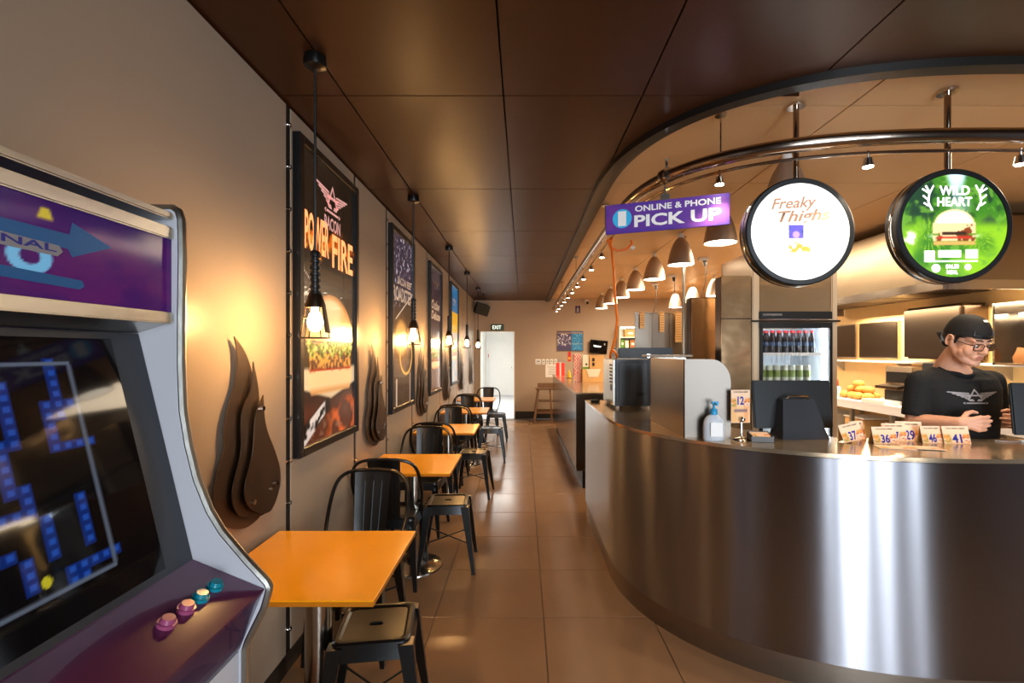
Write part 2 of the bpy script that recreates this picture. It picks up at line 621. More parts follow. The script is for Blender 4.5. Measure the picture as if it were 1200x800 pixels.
# side wall of the kitchen and shopfront behind the camera
structure(MB().box((XR + 0.06, 6.86, 1.40), (0.12, 8.52, 2.80)).build('wall_right', 'tile_cream'))
structure(MB().box((XR + 0.06, 0.0, 1.40), (0.12, 5.2, 2.80)).build('wall_right_front', 'side_grey'))
wf = MB()
for x0, x1, z0, z1 in ((-1.25, 0.35, 0, 2.8), (1.92, 2.10, 0, 2.8), (3.65, 4.7, 0, 2.8), (0.35, 3.65, 0, 0.28), (0.35, 3.65, 2.62, 2.8)):
    wf.box(((x0 + x1) / 2, YF - 0.06, (z0 + z1) / 2), (x1 - x0, 0.12, z1 - z0))
structure(wf.build('wall_front', 'front_paint', smooth=0))
for n, (x0, x1) in enumerate(((0.35, 1.92), (2.10, 3.65))):
    f = MB()
    for c, s in ((((x0 + 0.02), 1.45), (0.04, 2.34)), (((x1 - 0.02), 1.45), (0.04, 2.34)), (((x0 + x1) / 2, 0.30), (x1 - x0, 0.04)), (((x0 + x1) / 2, 2.60), (x1 - x0, 0.04))):
        f.box((c[0], YF - 0.05, c[1]), (s[0], 0.06, s[1]))
    wo = structure(f.build('window_%d' % (n + 1), 'alu'))
    MB().box(((x0 + x1) / 2, YF - 0.06, 1.45), (x1 - x0 - 0.06, 0.006, 2.28)).build('pane', 'glass', wo)

# ---- ceilings
cb = structure(MB().box((1.7, 4.26, BEI + 0.06), (6.0, 13.72, 0.08)).build('ceiling', 'seam'))
xs = [0.40, 1.62, 2.84, 4.06, 4.66]
ysb = [1.3 + 1.1 * k for k in range(9)] + [YB]
for a, b in zip(xs[:-1], xs[1:]):
    for c, d in zip(ysb[:-1], ysb[1:]):
        MB().box(((a + b) / 2, (c + d) / 2, BEI + 0.012), (b - a - 0.008, d - c - 0.008, 0.016)).build('ceiling_panel', 'ceiling_beige', cb)
CE = (2.15, 3.6, 1.60, 1.64, 2.8)      # opening in the dark ceiling: straight flank, then a sweep to the right


def edge_y(x):
    cx, cy, rx, ry, n = CE
    t = min(1.0, abs((x - cx) / rx)) if x < cx else 0.0
    return cy - ry * (1 - t ** n) ** (1 / n)


cd = structure(MB().box((1.7, -0.40, CEIL + 0.032), (6.0, 3.9, 0.01)).box((-0.36, 6.3, CEIL + 0.032), (1.7, 9.6, 0.01)).build('ceiling_dark', 'seam'))
colx = [-1.15, -0.82, -0.09, 0.55, 1.28, 2.01, 2.74, 3.47, 4.2, 4.66]
rowy = [-2.6 + 0.0, -1.47, -0.24, 1.0, 2.23, 3.505, 4.74, 5.97, 7.2, 8.43, 9.66, YB]
g = 0.004
for i, (x0, x1) in enumerate(zip(colx[:-1], colx[1:])):
    for y0, y1 in zip(rowy[:-1], rowy[1:]):
        if x0 < 0.5:
            poly = [(x0 + g, y0 + g), (x1 - g, y0 + g), (x1 - g, y1 - g), (x0 + g, y1 - g)]
        else:
            N = 14
            top = []
            for k in range(N + 1):
                x = x0 + g + (x1 - x0 - 2 * g) * k / N
                top.append((x, min(y1 - g, edge_y(x))))
            if max(t[1] for t in top) <= y0 + 0.02:
                continue
            top = [(x, max(y, y0 + g + 0.001)) for x, y in top]
            poly = [(x0 + g, y0 + g), (x1 - g, y0 + g)] + top[::-1]
        MB().prism(poly, lambda a, b, d: (a, b, d), CEIL, CEIL + 0.02).build('ceiling_panel', 'ceiling_dark', cd, smooth=0)
# black lip round the opening with a thinner brown step inside it
path = [(0.55, YB)] + [(0.55, 3.6 + (YB - 3.6) * k / 6) for k in range(5, 0, -1)] + superell(*CE, 40) + [(4.6, CE[1] - CE[3])]


def strip(path, w0, w1, z0, z1):
    """band following a plan path, offset w0..w1 to its right-hand side"""
    L, R = [], []
    for i, p in enumerate(path):
        a = Vector(path[max(0, i - 1)]); b = Vector(path[min(len(path) - 1, i + 1)])
        t = (b - a).normalized(); nrm = Vector((-t.y, t.x))
        L.append(Vector(p) + nrm * w0); R.append(Vector(p) + nrm * w1)
    m = MB()
    rings = []
    for l, r in zip(L, R):
        rings.append([(l.x, l.y, z0), (r.x, r.y, z0), (r.x, r.y, z1), (l.x, l.y, z1)])
    return m.loft(rings)


structure(strip(path, -0.035, 0.03, CEIL - 0.035, BEI).build('trim_2', 'black_trim', smooth=30))
structure(strip(path, 0.03, 0.075, CEIL - 0.012, BEI).build('trim_3', 'brown_trim', smooth=30))

# ================================================================== counters
CT = 1.08
SE = (2.1, 3.4, 1.507, 1.33, 2.25)
outer = [(0.593, 4.6), (0.593, 4.0)] + superell(*SE, 48) + [(2.8, 2.07), (3.55, 2.07)]
inner = [(1.15, 4.6), (1.15, 4.0)] + superell(2.1, 3.4, 0.95, 0.85, 2.25, 32) + [(2.8, 2.55), (3.55, 2.55)]


def offs(path, d):
    out = []
    for i, p in enumerate(path):
        a = Vector(path[max(0, i - 1)]); b = Vector(path[min(len(path) - 1, i + 1)])
        t = (b - a).normalized()
        out.append((p[0] - t.y * d, p[1] + t.x * d))
    return out


def ring_prism(po, pi, z0, z1):
    """closed plan ring between an outer and an inner path"""
    m = MB()
    no, ni = len(po), len(pi)

    def res(path, n):
        pts = [Vector(p) for p in path]
        ln = [0]
        for a, b in zip(pts[:-1], pts[1:]):
            ln.append(ln[-1] + (b - a).length)
        out = []
        for k in range(n):
            s = ln[-1] * k / (n - 1); j = 0
            while j < len(pts) - 2 and ln[j + 1] < s:
                j += 1
            f = (s - ln[j]) / max(1e-9, ln[j + 1] - ln[j])
            out.append(pts[j].lerp(pts[j + 1], min(1, f)))
        return out
    A = res(po, 90); B = res(pi, 90)
    return m.loft([[(a.x, a.y, z0), (b.x, b.y, z0), (b.x, b.y, z1), (a.x, a.y, z1)] for a, b in zip(A, B)])


cn = thing('service_counter', 'long curved brushed steel service counter sweeping across the right foreground', 'counter', (0.593, 4.6, 0))
ring_prism(offs(outer, 0.0), offs(inner, -0.02), 0.128, 1.058).build('front_panel', 'steel_counter', cn, world=True, smooth=40)
ring_prism(offs(outer, 0.010), offs(inner, -0.03), 0.0, 0.122).build('plinth', 'steel_dull', cn, world=True, smooth=40, label='dull steel plinth along the floor')
ring_prism(offs(outer, -0.004), offs(inner, 0.0), 1.061, CT).build('countertop', 'steel_top', cn, world=True, smooth=40)

c2 = thing('pickup_counter', 'straight stainless pickup counter with kraft boxes further down the aisle', 'counter', (0.593, 5.43, 0))
MB().box((0.92, 7.56, 0.63), (0.65, 4.26, 0.86), bevel=0.004).build('front_panel', 'steel_pickup', c2, world=True)
MB().box((0.95, 7.56, 0.1), (0.56, 4.2, 0.199)).build('plinth', 'black_trim', c2, world=True, label='recessed black toe kick')
MB().box((0.92, 7.56, 1.0705), (0.67, 4.28, 0.019), bevel=0.003).build('countertop', 'steel_top', c2, world=True)
# ================================================================== dining row along the left wall
def leg_loft(top, bot, wt, wb, zt, zb=0.0):
    """tapered pressed-steel leg with an L-like square section; top, bot = (x, y)"""
    rings = []
    for f in (0, 0.5, 1):
        x = top[0] + (bot[0] - top[0]) * f; y = top[1] + (bot[1] - top[1]) * f
        w = (wt + (wb - wt) * f) / 2; z = zt + (zb - zt) * f
        rings.append([(x - w, y - w, z), (x + w, y - w, z), (x + w, y + w, z), (x - w, y + w, z)])
    return MB().loft(rings)


def rounded(w, d, r, k=4):
    pts = []
    for cx, cy, a0 in ((w / 2 - r, d / 2 - r, 0), (-w / 2 + r, d / 2 - r, PI / 2), (-w / 2 + r, -d / 2 + r, PI), (w / 2 - r, -d / 2 + r, 1.5 * PI)):
        for i in range(k + 1):
            a = a0 + PI / 2 * i / k
            pts.append((cx + r * math.cos(a), cy + r * math.sin(a)))
    return pts


def seat_mb(w, d, z, flare):
    """pressed seat: raised rim, dished middle, deep apron that flares out"""
    rings = []
    for s, dz in ((0.25, -0.005), (0.80, -0.005), (0.86, 0.003), (0.95, 0.004), (1.0, -0.003), (1.0 + flare * 0.4, -0.03), (1.0 + flare, -0.062)):
        rings.append([(x * s, y * s, z + dz) for x, y in rounded(w, d, 0.035)])
    m = MB().loft(rings, cap=False)
    m.bm.faces.new([m.bm.verts.new((x * 0.25, y * 0.25, z - 0.005)) for x, y in rounded(w, d, 0.035)])
    m.box((0, 0, z - 0.003), (0.055, 0.018, 0.006), bevel=0.004)
    return m


def make_stool(name, label, loc, rz, group):
    t = thing(name, label, 'stool', loc, rz, group)
    seat_mb(0.285, 0.285, 0.462, 0.08).build('seat', 'black_metal', t)
    MB().box((0, 0, 0.4622), (0.045, 0.012, 0.004), bevel=0.002).build('hand_hole', 'seam', t)
    for sx in (-1, 1):
        for sy in (-1, 1):
            leg_loft((sx * 0.128, sy * 0.128), (sx * 0.19, sy * 0.19), 0.055, 0.022, 0.452, 0.008).build('leg', 'black_metal', t)
    for sx in (-1, 1):
        for sy in (-1, 1):
            MB().box((sx * 0.19, sy * 0.19, 0.005), (0.028, 0.028, 0.01)).build('foot_cap', 'black_plastic', t)
    bm_ = MB()
    bm_.tube([(-0.155, -0.155, 0.2), (0.155, 0.155, 0.2)], 0.005, 6)
    bm_.tube([(-0.155, 0.155, 0.2), (0.155, -0.155, 0.2)], 0.005, 6)
    bm_.build('brace', 'black_metal', t)
    return t


def make_chair(name, label, loc, rz, group):
    """metal cafe chair; faces +Y, arched tube back at -Y"""
    t = thing(name, label, 'chair', loc, rz, group)
    seat_mb(0.36, 0.36, 0.455, 0.05).build('seat', 'black_metal', t)
    for sx in (-1, 1):
        leg_loft((sx * 0.155, 0.155), (sx * 0.195, 0.20), 0.055, 0.022, 0.44).build('leg', 'black_metal', t)
        leg_loft((sx * 0.155, -0.155), (sx * 0.195, -0.215), 0.055, 0.022, 0.44).build('leg', 'black_metal', t)
    half = [(-0.17, 0.04, 0.44), (-0.20, -0.04, 0.50), (-0.222, -0.13, 0.60), (-0.222, -0.18, 0.70), (-0.205, -0.215, 0.79), (-0.165, -0.235, 0.835), (-0.10, -0.245, 0.853)]
    arch = half + [(0, -0.248, 0.857)] + [(-x, y, z) for x, y, z in half[::-1]]
    for _ in range(2):                      # round the bends off
        arch = [arch[0]] + [tuple(p[i] * (1 - f) + q[i] * f for i in range(3)) for p, q in zip(arch[:-1], arch[1:]) for f in (0.25, 0.75)] + [arch[-1]]
    MB().tube(arch, 0.0105, 8).build('back_arch', 'black_metal', t)
    rings = []
    for f in np.linspace(0, 1, 7):
        w = 0.085 + 0.02 * f; z = 0.45 + 0.40 * f; y = -0.165 - 0.082 * f
        row = []
        for k in range(9):
            a = -1 + 2 * k / 8
            row.append((a * w, y - 0.018 * (1 - a * a), z))
        rings.append(row + [(p[0], p[1] + 0.003, p[2]) for p in row[::-1]])
    MB().loft(rings).build('splat', 'black_metal', t)
    rm = MB()
    for k in (-1, 0, 1):
        rm.tube([(k * 0.043, -0.1735 - 0.018 * (1 - (k * .48) ** 2), 0.50), (k * 0.050, -0.2335 - 0.018 * (1 - (k * .48) ** 2), 0.79)], 0.0055, 6)
    rm.build('splat_rib', 'black_metal', t)
    bm_ = MB()
    bm_.tube([(-0.17, -0.175, 0.22), (0.17, 0.175, 0.22)], 0.005, 6)
    bm_.tube([(-0.17, 0.175, 0.22), (0.17, -0.175, 0.22)], 0.005, 6)
    bm_.build('brace', 'black_metal', t)
    return t


ORD = ['first', 'second', 'third', 'fourth', 'fifth']
NEAR = ['nearest the camera', 'second along the wall', 'third along the wall', 'fourth along the wall', 'last, by the doorway']
TY = [1.857, 3.48, 5.06, 6.65, 8.22]
tg = 'square orange cafe tables along the left wall'
tab0 = None
for k, y in enumerate(TY):
    lab = 'square bright orange table on a steel pedestal, ' + NEAR[k]
    if tab0 is None:
        tab0 = thing('cafe_table', lab, 'table', (-0.785, y, 0), 0, tg)
        MB().box((0, 0, 0.738), (0.61, 0.61, 0.004), bevel=0.001, seg=1).build('tabletop', 'orange_laminate', tab0)
        MB().box((0, 0, 0.728), (0.608, 0.608, 0.016), bevel=0.001, seg=1).build('table_edge', 'orange_edge', tab0, label='darker orange board edge')
        MB().cyl((0, 0, 0.02), (0, 0, 0.708), 0.05, seg=24).build('column', 'steel', tab0)
        MB().lathe([(0.0, 0.035), (0.06, 0.034), (0.07, 0.026), (0.20, 0.014), (0.205, 0.006), (0.205, 0.0)], seg=36).build('base_plate', 'steel', tab0)
        MB().box((0, 0, 0.714), (0.30, 0.05, 0.012)).box((0, 0, 0.7141), (0.05, 0.30, 0.012)).build('top_bracket', 'black_metal', tab0)
    else:
        dup(tab0, (-0.785, y, 0), 0, lab)

cg = 'black metal cafe chairs'
chair0 = None
for k in range(5):
    for side in ('far', 'near'):
        if side == 'near' and k == 0:
            continue
        if side == 'far':
            y = TY[k] + 0.305 + 0.64 - 0.24; rz = PI + random.uniform(-0.06, 0.06)
            lab = 'black metal arch-back chair facing the camera on the far side of the %s orange table' % ORD[k]
        else:
            y = TY[k] - 0.305 - 0.10 + 0.24; rz = random.uniform(-0.06, 0.06)
            lab = 'black metal arch-back chair seen from behind, near side of the %s orange table' % ORD[k]
        x = {('far', 0): -0.875, ('near', 1): -0.89, ('far', 4): -0.66}.get((side, k), -0.88)
        if side == 'far' and k == 4:
            y = 9.0
        if chair0 is None:
            chair0 = make_chair('cafe_chair', lab, (x, y, 0), rz, cg)
        else:
            dup(chair0, (x, y, 0), rz, lab)
sg = 'low black backless metal stools'
stool0 = None
for k, (x, y, r) in enumerate(((-0.585, 1.93, 0.14), (-0.545, 3.53, 0.05), (-0.535, 5.25, -0.06), (-0.45, 6.88, 0.03), (-0.47, 8.47, 0.0))):
    lab = 'low black metal stool tucked under the aisle side of the %s orange table' % ORD[k]
    if stool0 is None:
        stool0 = make_stool('low_stool', lab, (x, y, 0), r, sg)
    else:
        dup(stool0, (x, y, 0), r, lab)

# ---- caged work-lamp pendants
pg = 'caged bulb pendants hanging along the left wall'
PY = [1.93, 3.66, 5.42, 7.15, 8.9]
for k, y in enumerate(PY):
    lab = ['black pendant with glowing caged bulb hanging nearest, before the flaming burger poster',
           'glowing caged pendant hanging before the purple grey poster and second flame plate',
           'glowing caged pendant hanging before the blue and yellow poster',
           'glowing caged pendant fourth along the row, just before the speaker',
           'glowing caged pendant furthest away, hanging by the white doorway'][k]
    if k:
        dup(pen0, (-0.83, y, CEIL), None, lab)
        continue
    pen0 = p = thing('pendant_lamp', lab, 'lamp', (-0.83, y, CEIL), 0, pg)
    MB().lathe([(0.0, -0.055), (0.022, -0.054), (0.042, -0.045), (0.045, -0.03), (0.042, -0.004), (0.03, 0.0)], seg=24).build('ceiling_rose', 'black_metal', p)
    MB().tube([(0, 0, -0.05), (0, 0, -0.79)], 0.0055, 8).build('cord', 'black_plastic', p)
    prof = [(0.006, -0.775), (0.017, -0.78)]
    for q in range(6):
        z = -0.79 - q * 0.025
        prof += [(0.021, z), (0.021, z - 0.012), (0.016, z - 0.014), (0.016, z - 0.023)]
    prof += [(0.022, -0.94), (0.024, -0.955)]
    MB().lathe(prof, seg=16).build('grip', 'black_plastic', p)
    MB().lathe([(0.024, -0.95), (0.028, -0.96), (0.040, -0.995), (0.040, -1.005), (0.0, -1.003)], seg=20).build('socket_cap', 'cage_metal', p)
    cgm = MB()
    for q in range(8):
        a = 2 * PI * q / 8
        cgm.tube([(0.038 * math.cos(a), 0.038 * math.sin(a), -1.00), (0.044 * math.cos(a), 0.044 * math.sin(a), -1.045), (0.057 * math.cos(a), 0.057 * math.sin(a), -1.125)], 0.0020, 5)
    for r, z in ((0.044, -1.045), (0.057, -1.125)):
        cgm.tube([(r * math.cos(2 * PI * q / 20), r * math.sin(2 * PI * q / 20), z) for q in range(20)], 0.0026, 5, closed=True)
    cgm.build('cage', 'cage_metal', p)
    sh = MB()
    ring = []
    for r, z in ((0.040, -1.003), (0.047, -1.045), (0.058, -1.105)):
        ring.append([sh.bm.verts.new((r * math.cos(a), r * math.sin(a), z)) for a in np.linspace(-0.5, 0.9, 9)])
    for a, b in zip(ring[:-1], ring[1:]):
        for q in range(8):
            sh.bm.faces.new((a[q], a[q + 1], b[q + 1], b[q]))
    sh.build('shield', 'cage_metal', p)
    MB().lathe([(0.0, -1.10), (0.012, -1.097), (0.025, -1.083), (0.030, -1.065), (0.027, -1.045), (0.016, -1.02), (0.013, -1.0)], seg=16).build('bulb', 'bulb', p)

# ---- framed posters
def burger(c, U, V, cx, cy, sx, sy, seed=0, dark=1.0):
    """layered burger drawing, cx cy = centre, sx sy = half sizes"""
    x = (U - cx) / sx; y = (V - cy) / sy
    n = vnoise(x * 3 + 9, y * 3 + 9, 2.0, seed)
    n2 = vnoise(x * 3 + 9, y * 3 + 5, 5.0, seed + 1)
    # lower bun
    m = (sst(0.90 - np.abs(x) - .10 * sst(-.7 - y, 0, .3), 0, .06)) * sst(y, -0.98, -0.9) * sst(-0.48 - y, 0, 0.05)
    c = mixc(c, (248, 214, 158), m)
    c = mixc(c, (206, 138, 70), m * sst(-0.80 - y, -0.02, 0.14) * .8)
    c = mixc(c, (176, 50, 24), sst(.86 - np.abs(x), 0, .05) * sst(.045 - np.abs(y + .47 + .03 * n), 0, .02))
    # patty with melted cheese and bacon
    m = sst(0.92 - np.abs(x) - 0.10 * n2, 0, .06) * sst(y, -0.50, -0.44) * sst(-0.14 - y, 0, 0.06)
    c = mixc(c, (108, 58, 28), m)
    c = mixc(c, (226, 160, 70), m * sst(n2, .46, .58))
    c = mixc(c, (250, 196, 80), m * sst(n, .52, .62) * sst(y, -.42, -.2))
    c = mixc(c, (60, 30, 16), m * sst(.40 - n2, 0, .08))
    # lettuce and tomato
    m = sst(1.06 - np.abs(x) - 0.26 * n, 0, .06) * sst(y + 0.06 * np.sin(x * 17 + 3 * n), -0.24, -0.16) * sst(0.10 - y + 0.08 * np.sin(x * 12), 0, 0.08)
    c = mixc(c, (128, 146, 46), m)
    c = mixc(c, (206, 210, 110), m * sst(n2, .46, .58))
    c = mixc(c, (70, 90, 24), m * sst(.40 - n2, 0, .06))
    m = sst(.16 - np.abs(np.abs(x - .1) - .55), 0, .05) * sst(y, -.02, .02) * sst(.12 - y, 0, .04)
    c = mixc(c, (206, 64, 36), m)
    # crown
    e = np.sqrt((x / 0.98) ** 2 + ((y - 0.02) / 0.98) ** 2)
    m = sst(1.0 - e, 0, .05) * sst(y, 0.02, 0.1)
    c = mixc(c, (240, 190, 116), m)
    c = mixc(c, (252, 226, 170), m * sst(1 - np.sqrt(((x + .1) / .7) ** 2 + ((y - .62) / .5) ** 2), 0, .6))
    c = mixc(c, (190, 112, 46), m * sst(e, .82, 1.0) * 0.8)
    return c


def p1(U, V):
    c = np.zeros((len(U), 3)) + np.array([24, 19, 16])
    n = vnoise(U, V * 2, 7, 3); n2 = vnoise(U, V * 2, 16, 5)
    c = mixc(c, (66, 50, 32), sst(V, .42, .52) * sst(.66 - V, 0, .1) * .7)
    # embers
    c = mixc(c, (90, 44, 26), sst(.20 - V, 0, .1))
    c = mixc(c, (215, 100, 40), sst(.17 - V, 0, .08) * sst(n, .5, .72) * sst(U, .3, .6))
    c = mixc(c, (140, 110, 90), sst(.12 - V, 0, .06) * sst(n2, .55, .75) * .6)
    # bottle lying in the corner
    d = np.abs((V - .075) - (U - .22) * .22)
    c = mixc(c, (20, 16, 16), sst(.035 - d, 0, .01) * sst(.5 - U, 0, .03))
    c = mixc(c, (225, 220, 214), sst(.030 - d, 0, .008) * sst(.40 - U, 0, .02) * sst(U, .08, .1) * sst(n2, .35, .5))
    d = np.abs((V - .03) - (U - .1) * .25)
    c = mixc(c, (214, 208, 205), sst(.024 - d, 0, .008) * sst(.26 - U, 0, .02) * sst(n2, .3, .5))
    # greaseproof paper
    m = sst(1 - np.abs(U - .5) / .56, 0, .05) * sst(V - .135 - .10 * np.abs(U - .5), 0, .012) * sst(.27 - V, 0, .02)
    c = mixc(c, (226, 204, 164), m)
    c = burger(c, U, V, .52, .345, .47, .19, 4)
    # handwriting down the left edge
    w = .06 * np.sin(V * 60) + .10
    m = sst(.012 - np.abs(U - w), 0, .012) * sst(V, .42, .44) * sst(.62 - V, 0, .02)
    c = mixc(c, (235, 226, 216), m)
    # flames behind the big lettering
    band = sst(V, .62, .66) * sst(.83 - V, 0, .10)
    fl = sst(n + .35 * (1 - np.abs(V - .72) / .10) - .1, .52, .78)
    c = mixc(c, (232, 110, 20), band * fl)
    c = mixc(c, (255, 214, 110), band * sst(n + .3 * (1 - np.abs(V - .70) / .07), .72, .95))
    return c


def p2(U, V):
    n = vnoise(U, V * 2, 26, 8, 3); n2 = vnoise(U, V * 2, 4, 9)
    c = np.zeros((len(U), 3)) + np.array([70, 66, 96])
    c = mixc(c, (28, 26, 44), sst(n, .38, .55))
    c = mixc(c, (186, 184, 206), sst(n, .60, .72))
    c = mixc(c, (58, 42, 26), sst(.58 - V + .15 * n2, 0, .12))
    c = mixc(c, (140, 92, 40), sst(1 - np.sqrt(((U - .45) / .5) ** 2 + ((V - .36) / .22) ** 2), 0, .6))
    d = np.abs(V - (.47 + .22 * U))
    c = mixc(c, (225, 215, 200), sst(.008 - d, 0, .006) * sst(U, .1, .2))
    e = np.sqrt(((U - .66) / .30) ** 2 + ((V - .30) / .12) ** 2)
    c = mixc(c, (240, 190, 90), sst(.12 - np.abs(e - 1), 0, .08))
    e = np.sqrt(((U - .42) / .34) ** 2 + ((V - .40) / .13) ** 2)
    c = mixc(c, (250, 200, 110), sst(1 - e, 0, .4) * .8)
    c = mixc(c, (40, 28, 20), sst(.14 - V, 0, .05))
    m = sst(.05 - np.abs(U - .2), 0, .03) * sst(.17 - V, 0, .02) + sst(.03 - np.abs(U - .86), 0, .02) * sst(.2 - V, 0, .02)
    c = mixc(c, (215, 205, 195), m * .8)
    return c


def p3(U, V):
    n = vnoise(U, V * 2, 8, 12)
    c = np.zeros((len(U), 3)) + np.array([48, 38, 52])
    c = mixc(c, (84, 66, 78), sst(n, .5, .7) * .6)
    c = mixc(c, (120, 76, 48), sst(.45 - V, 0, .3) * .7)
    c = burger(c, U, V, .5, .30, .40, .13, 6)
    c = mixc(c, (200, 190, 186), sst(.03 - np.abs(U - .86), 0, .02) * sst(.3 - V, 0, .05) * .8)
    return c


def p4(U, V):
    n = vnoise(U, V * 2, 6, 14)
    c = np.zeros((len(U), 3)) + np.array([22, 124, 190])
    c = mixc(c, (238, 190, 40), sst(.74 - V, 0, .01))
    c = mixc(c, (150, 170, 190), sst(.54 - V, 0, .05))
    c = mixc(c, (196, 176, 160), sst(.54 - V, 0, .05) * sst(n, .45, .6))
    c = burger(c, U, V, .5, .34, .38, .12, 7)
    return c


PFY = [2.76 + 1.655 * k for k in range(4)]
PW, PH, PZ = 0.84, 1.59, 1.815
posters = []
for k, (fn, lab) in enumerate(((p1, 'tall framed poster of a burger with flaming lettering, nearest on the left wall'),
                               (p2, 'tall framed purple grey speckled poster lettered ROADSTER'),
                               (p3, 'tall framed dark purple poster with white script, third along the wall'),
                               (p4, 'tall framed poster with blue top and yellow band, furthest along the wall'))):
    t = thing('poster', lab, 'poster', (WX, PFY[k], PZ - PH / 2), 0, None)
    fm = MB()
    fw = 0.045
    for c, s in (((0.02, -PW / 2 + fw / 2, PH / 2), (0.04, fw, PH)), ((0.02, PW / 2 - fw / 2, PH / 2), (0.04, fw, PH)),
                 ((0.02, 0, fw / 2), (0.0398, PW - 2 * fw, fw)), ((0.02, 0, PH - fw / 2), (0.0398, PW - 2 * fw, fw))):
        fm.box(c, s, bevel=0.004, seg=1)
    fm.build('frame', 'black_plastic', t)
    MB().box((0.008, 0, PH / 2), (0.014, PW - 0.05, PH - 0.05)).build('backing', 'black_plastic', t)
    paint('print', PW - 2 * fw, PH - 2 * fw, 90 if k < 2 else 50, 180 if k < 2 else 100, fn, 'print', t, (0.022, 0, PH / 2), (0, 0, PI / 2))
    posters.append(t)


def emblem(parent, loc, rot, w, h, material, name='winged_emblem'):
    """winged badge: a star-peaked shield between two feathered wings over a ribbon"""
    m = MB()
    def P(pts):
        m.bm.faces.new([m.bm.verts.new((x * w / 2, 0, y * h / 2)) for x, y in pts])
    for s in (-1, 1):
        for q in range(5):                      # feathers, longest on top, sweeping down to the centre
            y0 = 0.62 - q * 0.20; x1 = 1.0 - q * 0.145
            P([(s * 0.20, y0 - 0.30), (s * 0.24, y0 - 0.16), (s * (x1 - 0.06), y0 + 0.0), (s * x1, y0 - 0.05), (s * (x1 - 0.05), y0 - 0.14), (s * (x1 - 0.25), y0 - 0.20)][::s])
        P([(s * 0.0, 1.0), (s * 0.30, -0.30), (s * 0.22, -0.30), (s * 0.0, 0.72)][::s])
        P([(s * 0.05, -0.62), (s * 0.10, -0.35), (s * 0.34, -0.34), (s * 0.24, -0.62)][::s])
        P([(s * 0.44, -0.74), (s * 0.50, -0.85), (s * 0.44, -0.98), (s * 0.38, -0.98), (s * 0.44, -0.85), (s * 0.38, -0.74)][::s])
    P([(-0.30, 0.22), (-0.34, 0.02), (0.34, 0.02), (0.30, 0.22)])
    P([(-0.37, -0.78), (-0.37, -0.94), (0.37, -0.94), (0.37, -0.78)])
    o = m.build(name, material, parent, smooth=0)
    o.location = loc; o.rotation_euler = rot
    return o


R90 = (0, 0, PI / 2)
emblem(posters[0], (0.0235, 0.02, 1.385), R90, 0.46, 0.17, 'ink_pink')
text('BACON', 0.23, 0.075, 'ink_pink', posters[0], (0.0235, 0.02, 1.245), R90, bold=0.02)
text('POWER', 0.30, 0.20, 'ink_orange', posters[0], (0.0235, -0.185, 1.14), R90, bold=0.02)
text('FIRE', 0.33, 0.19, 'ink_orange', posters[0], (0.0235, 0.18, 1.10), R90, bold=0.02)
text('BACON BEEF', 0.50, 0.07, 'ink_white', posters[1], (0.0235, 0.06, 1.15), R90, bold=0.03)
text('ROADSTER', 0.68, 0.13, 'ink_white', posters[1], (0.0235, 0.0, 1.03), R90, bold=0.03)
emblem(posters[2], (0.0235, 0, 1.36), R90, 0.44, 0.12, 'ink_grey')
text('Outlaw', 0.56, 0.12, 'ink_white', posters[2], (0.0235, 0, 1.10), R90, bold=0.03, shear=0.3)
text('Deluxe', 0.60, 0.11, 'ink_white', posters[2], (0.0235, 0, 0.97), R90, bold=0.03, shear=0.3)
emblem(posters[3], (0.0235, 0, 1.32), R90, 0.40, 0.12, 'ink_white')

# ---- layered steel flame plates
FB = [(-0.087, 0.348), (-0.062, 0.272), (-0.079, 0.16), (-0.129, 0.085), (-0.153, 0.0), (-0.145, -0.07), (-0.192, -0.146), (-0.214, -0.225), (-0.199, -0.296), (-0.145, -0.354), (-0.062, -0.394), (0.011, -0.41), (0.1, -0.398), (0.164, -0.351), (0.202, -0.281), (0.193, -0.208), (0.142, -0.117), (0.079, -0.027), (0.059, 0.074), (0.05, 0.151), (0.021, 0.239), (-0.026, 0.303)]
FM = [(0.015, 0.25), (0.002, 0.134), (-0.062, 0.077), (-0.07, 0.007), (-0.062, -0.087), (-0.104, -0.168), (-0.132, -0.24), (-0.113, -0.306), (-0.062, -0.348), (0.1, -0.398), (0.164, -0.351), (0.202, -0.281), (0.193, -0.208), (0.142, -0.117), (0.079, -0.027), (0.059, 0.074), (0.05, 0.151)]
FF = [(0.059, 0.113), (0.026, 0.078), (-0.004, 0.028), (-0.008, -0.055), (-0.026, -0.136), (-0.07, -0.207), (-0.075, -0.277), (-0.026, -0.334), (0.1, -0.392), (0.164, -0.351), (0.202, -0.281), (0.193, -0.208), (0.142, -0.117), (0.079, -0.027), (0.063, 0.052)]


def smooth_poly(p, it=2, sharp=0):
    for _ in range(it):
        q = []
        n = len(p)
        for i in range(n):
            a = p[i]; b = p[(i + 1) % n]
            if i == sharp:
                q.append(a)
            else:
                q.append((a[0] * .75 + b[0] * .25, a[1] * .75 + b[1] * .25))
            if (i + 1) % n == sharp:
                continue
            q.append((a[0] * .25 + b[0] * .75, a[1] * .25 + b[1] * .75))
        p = q
    return p


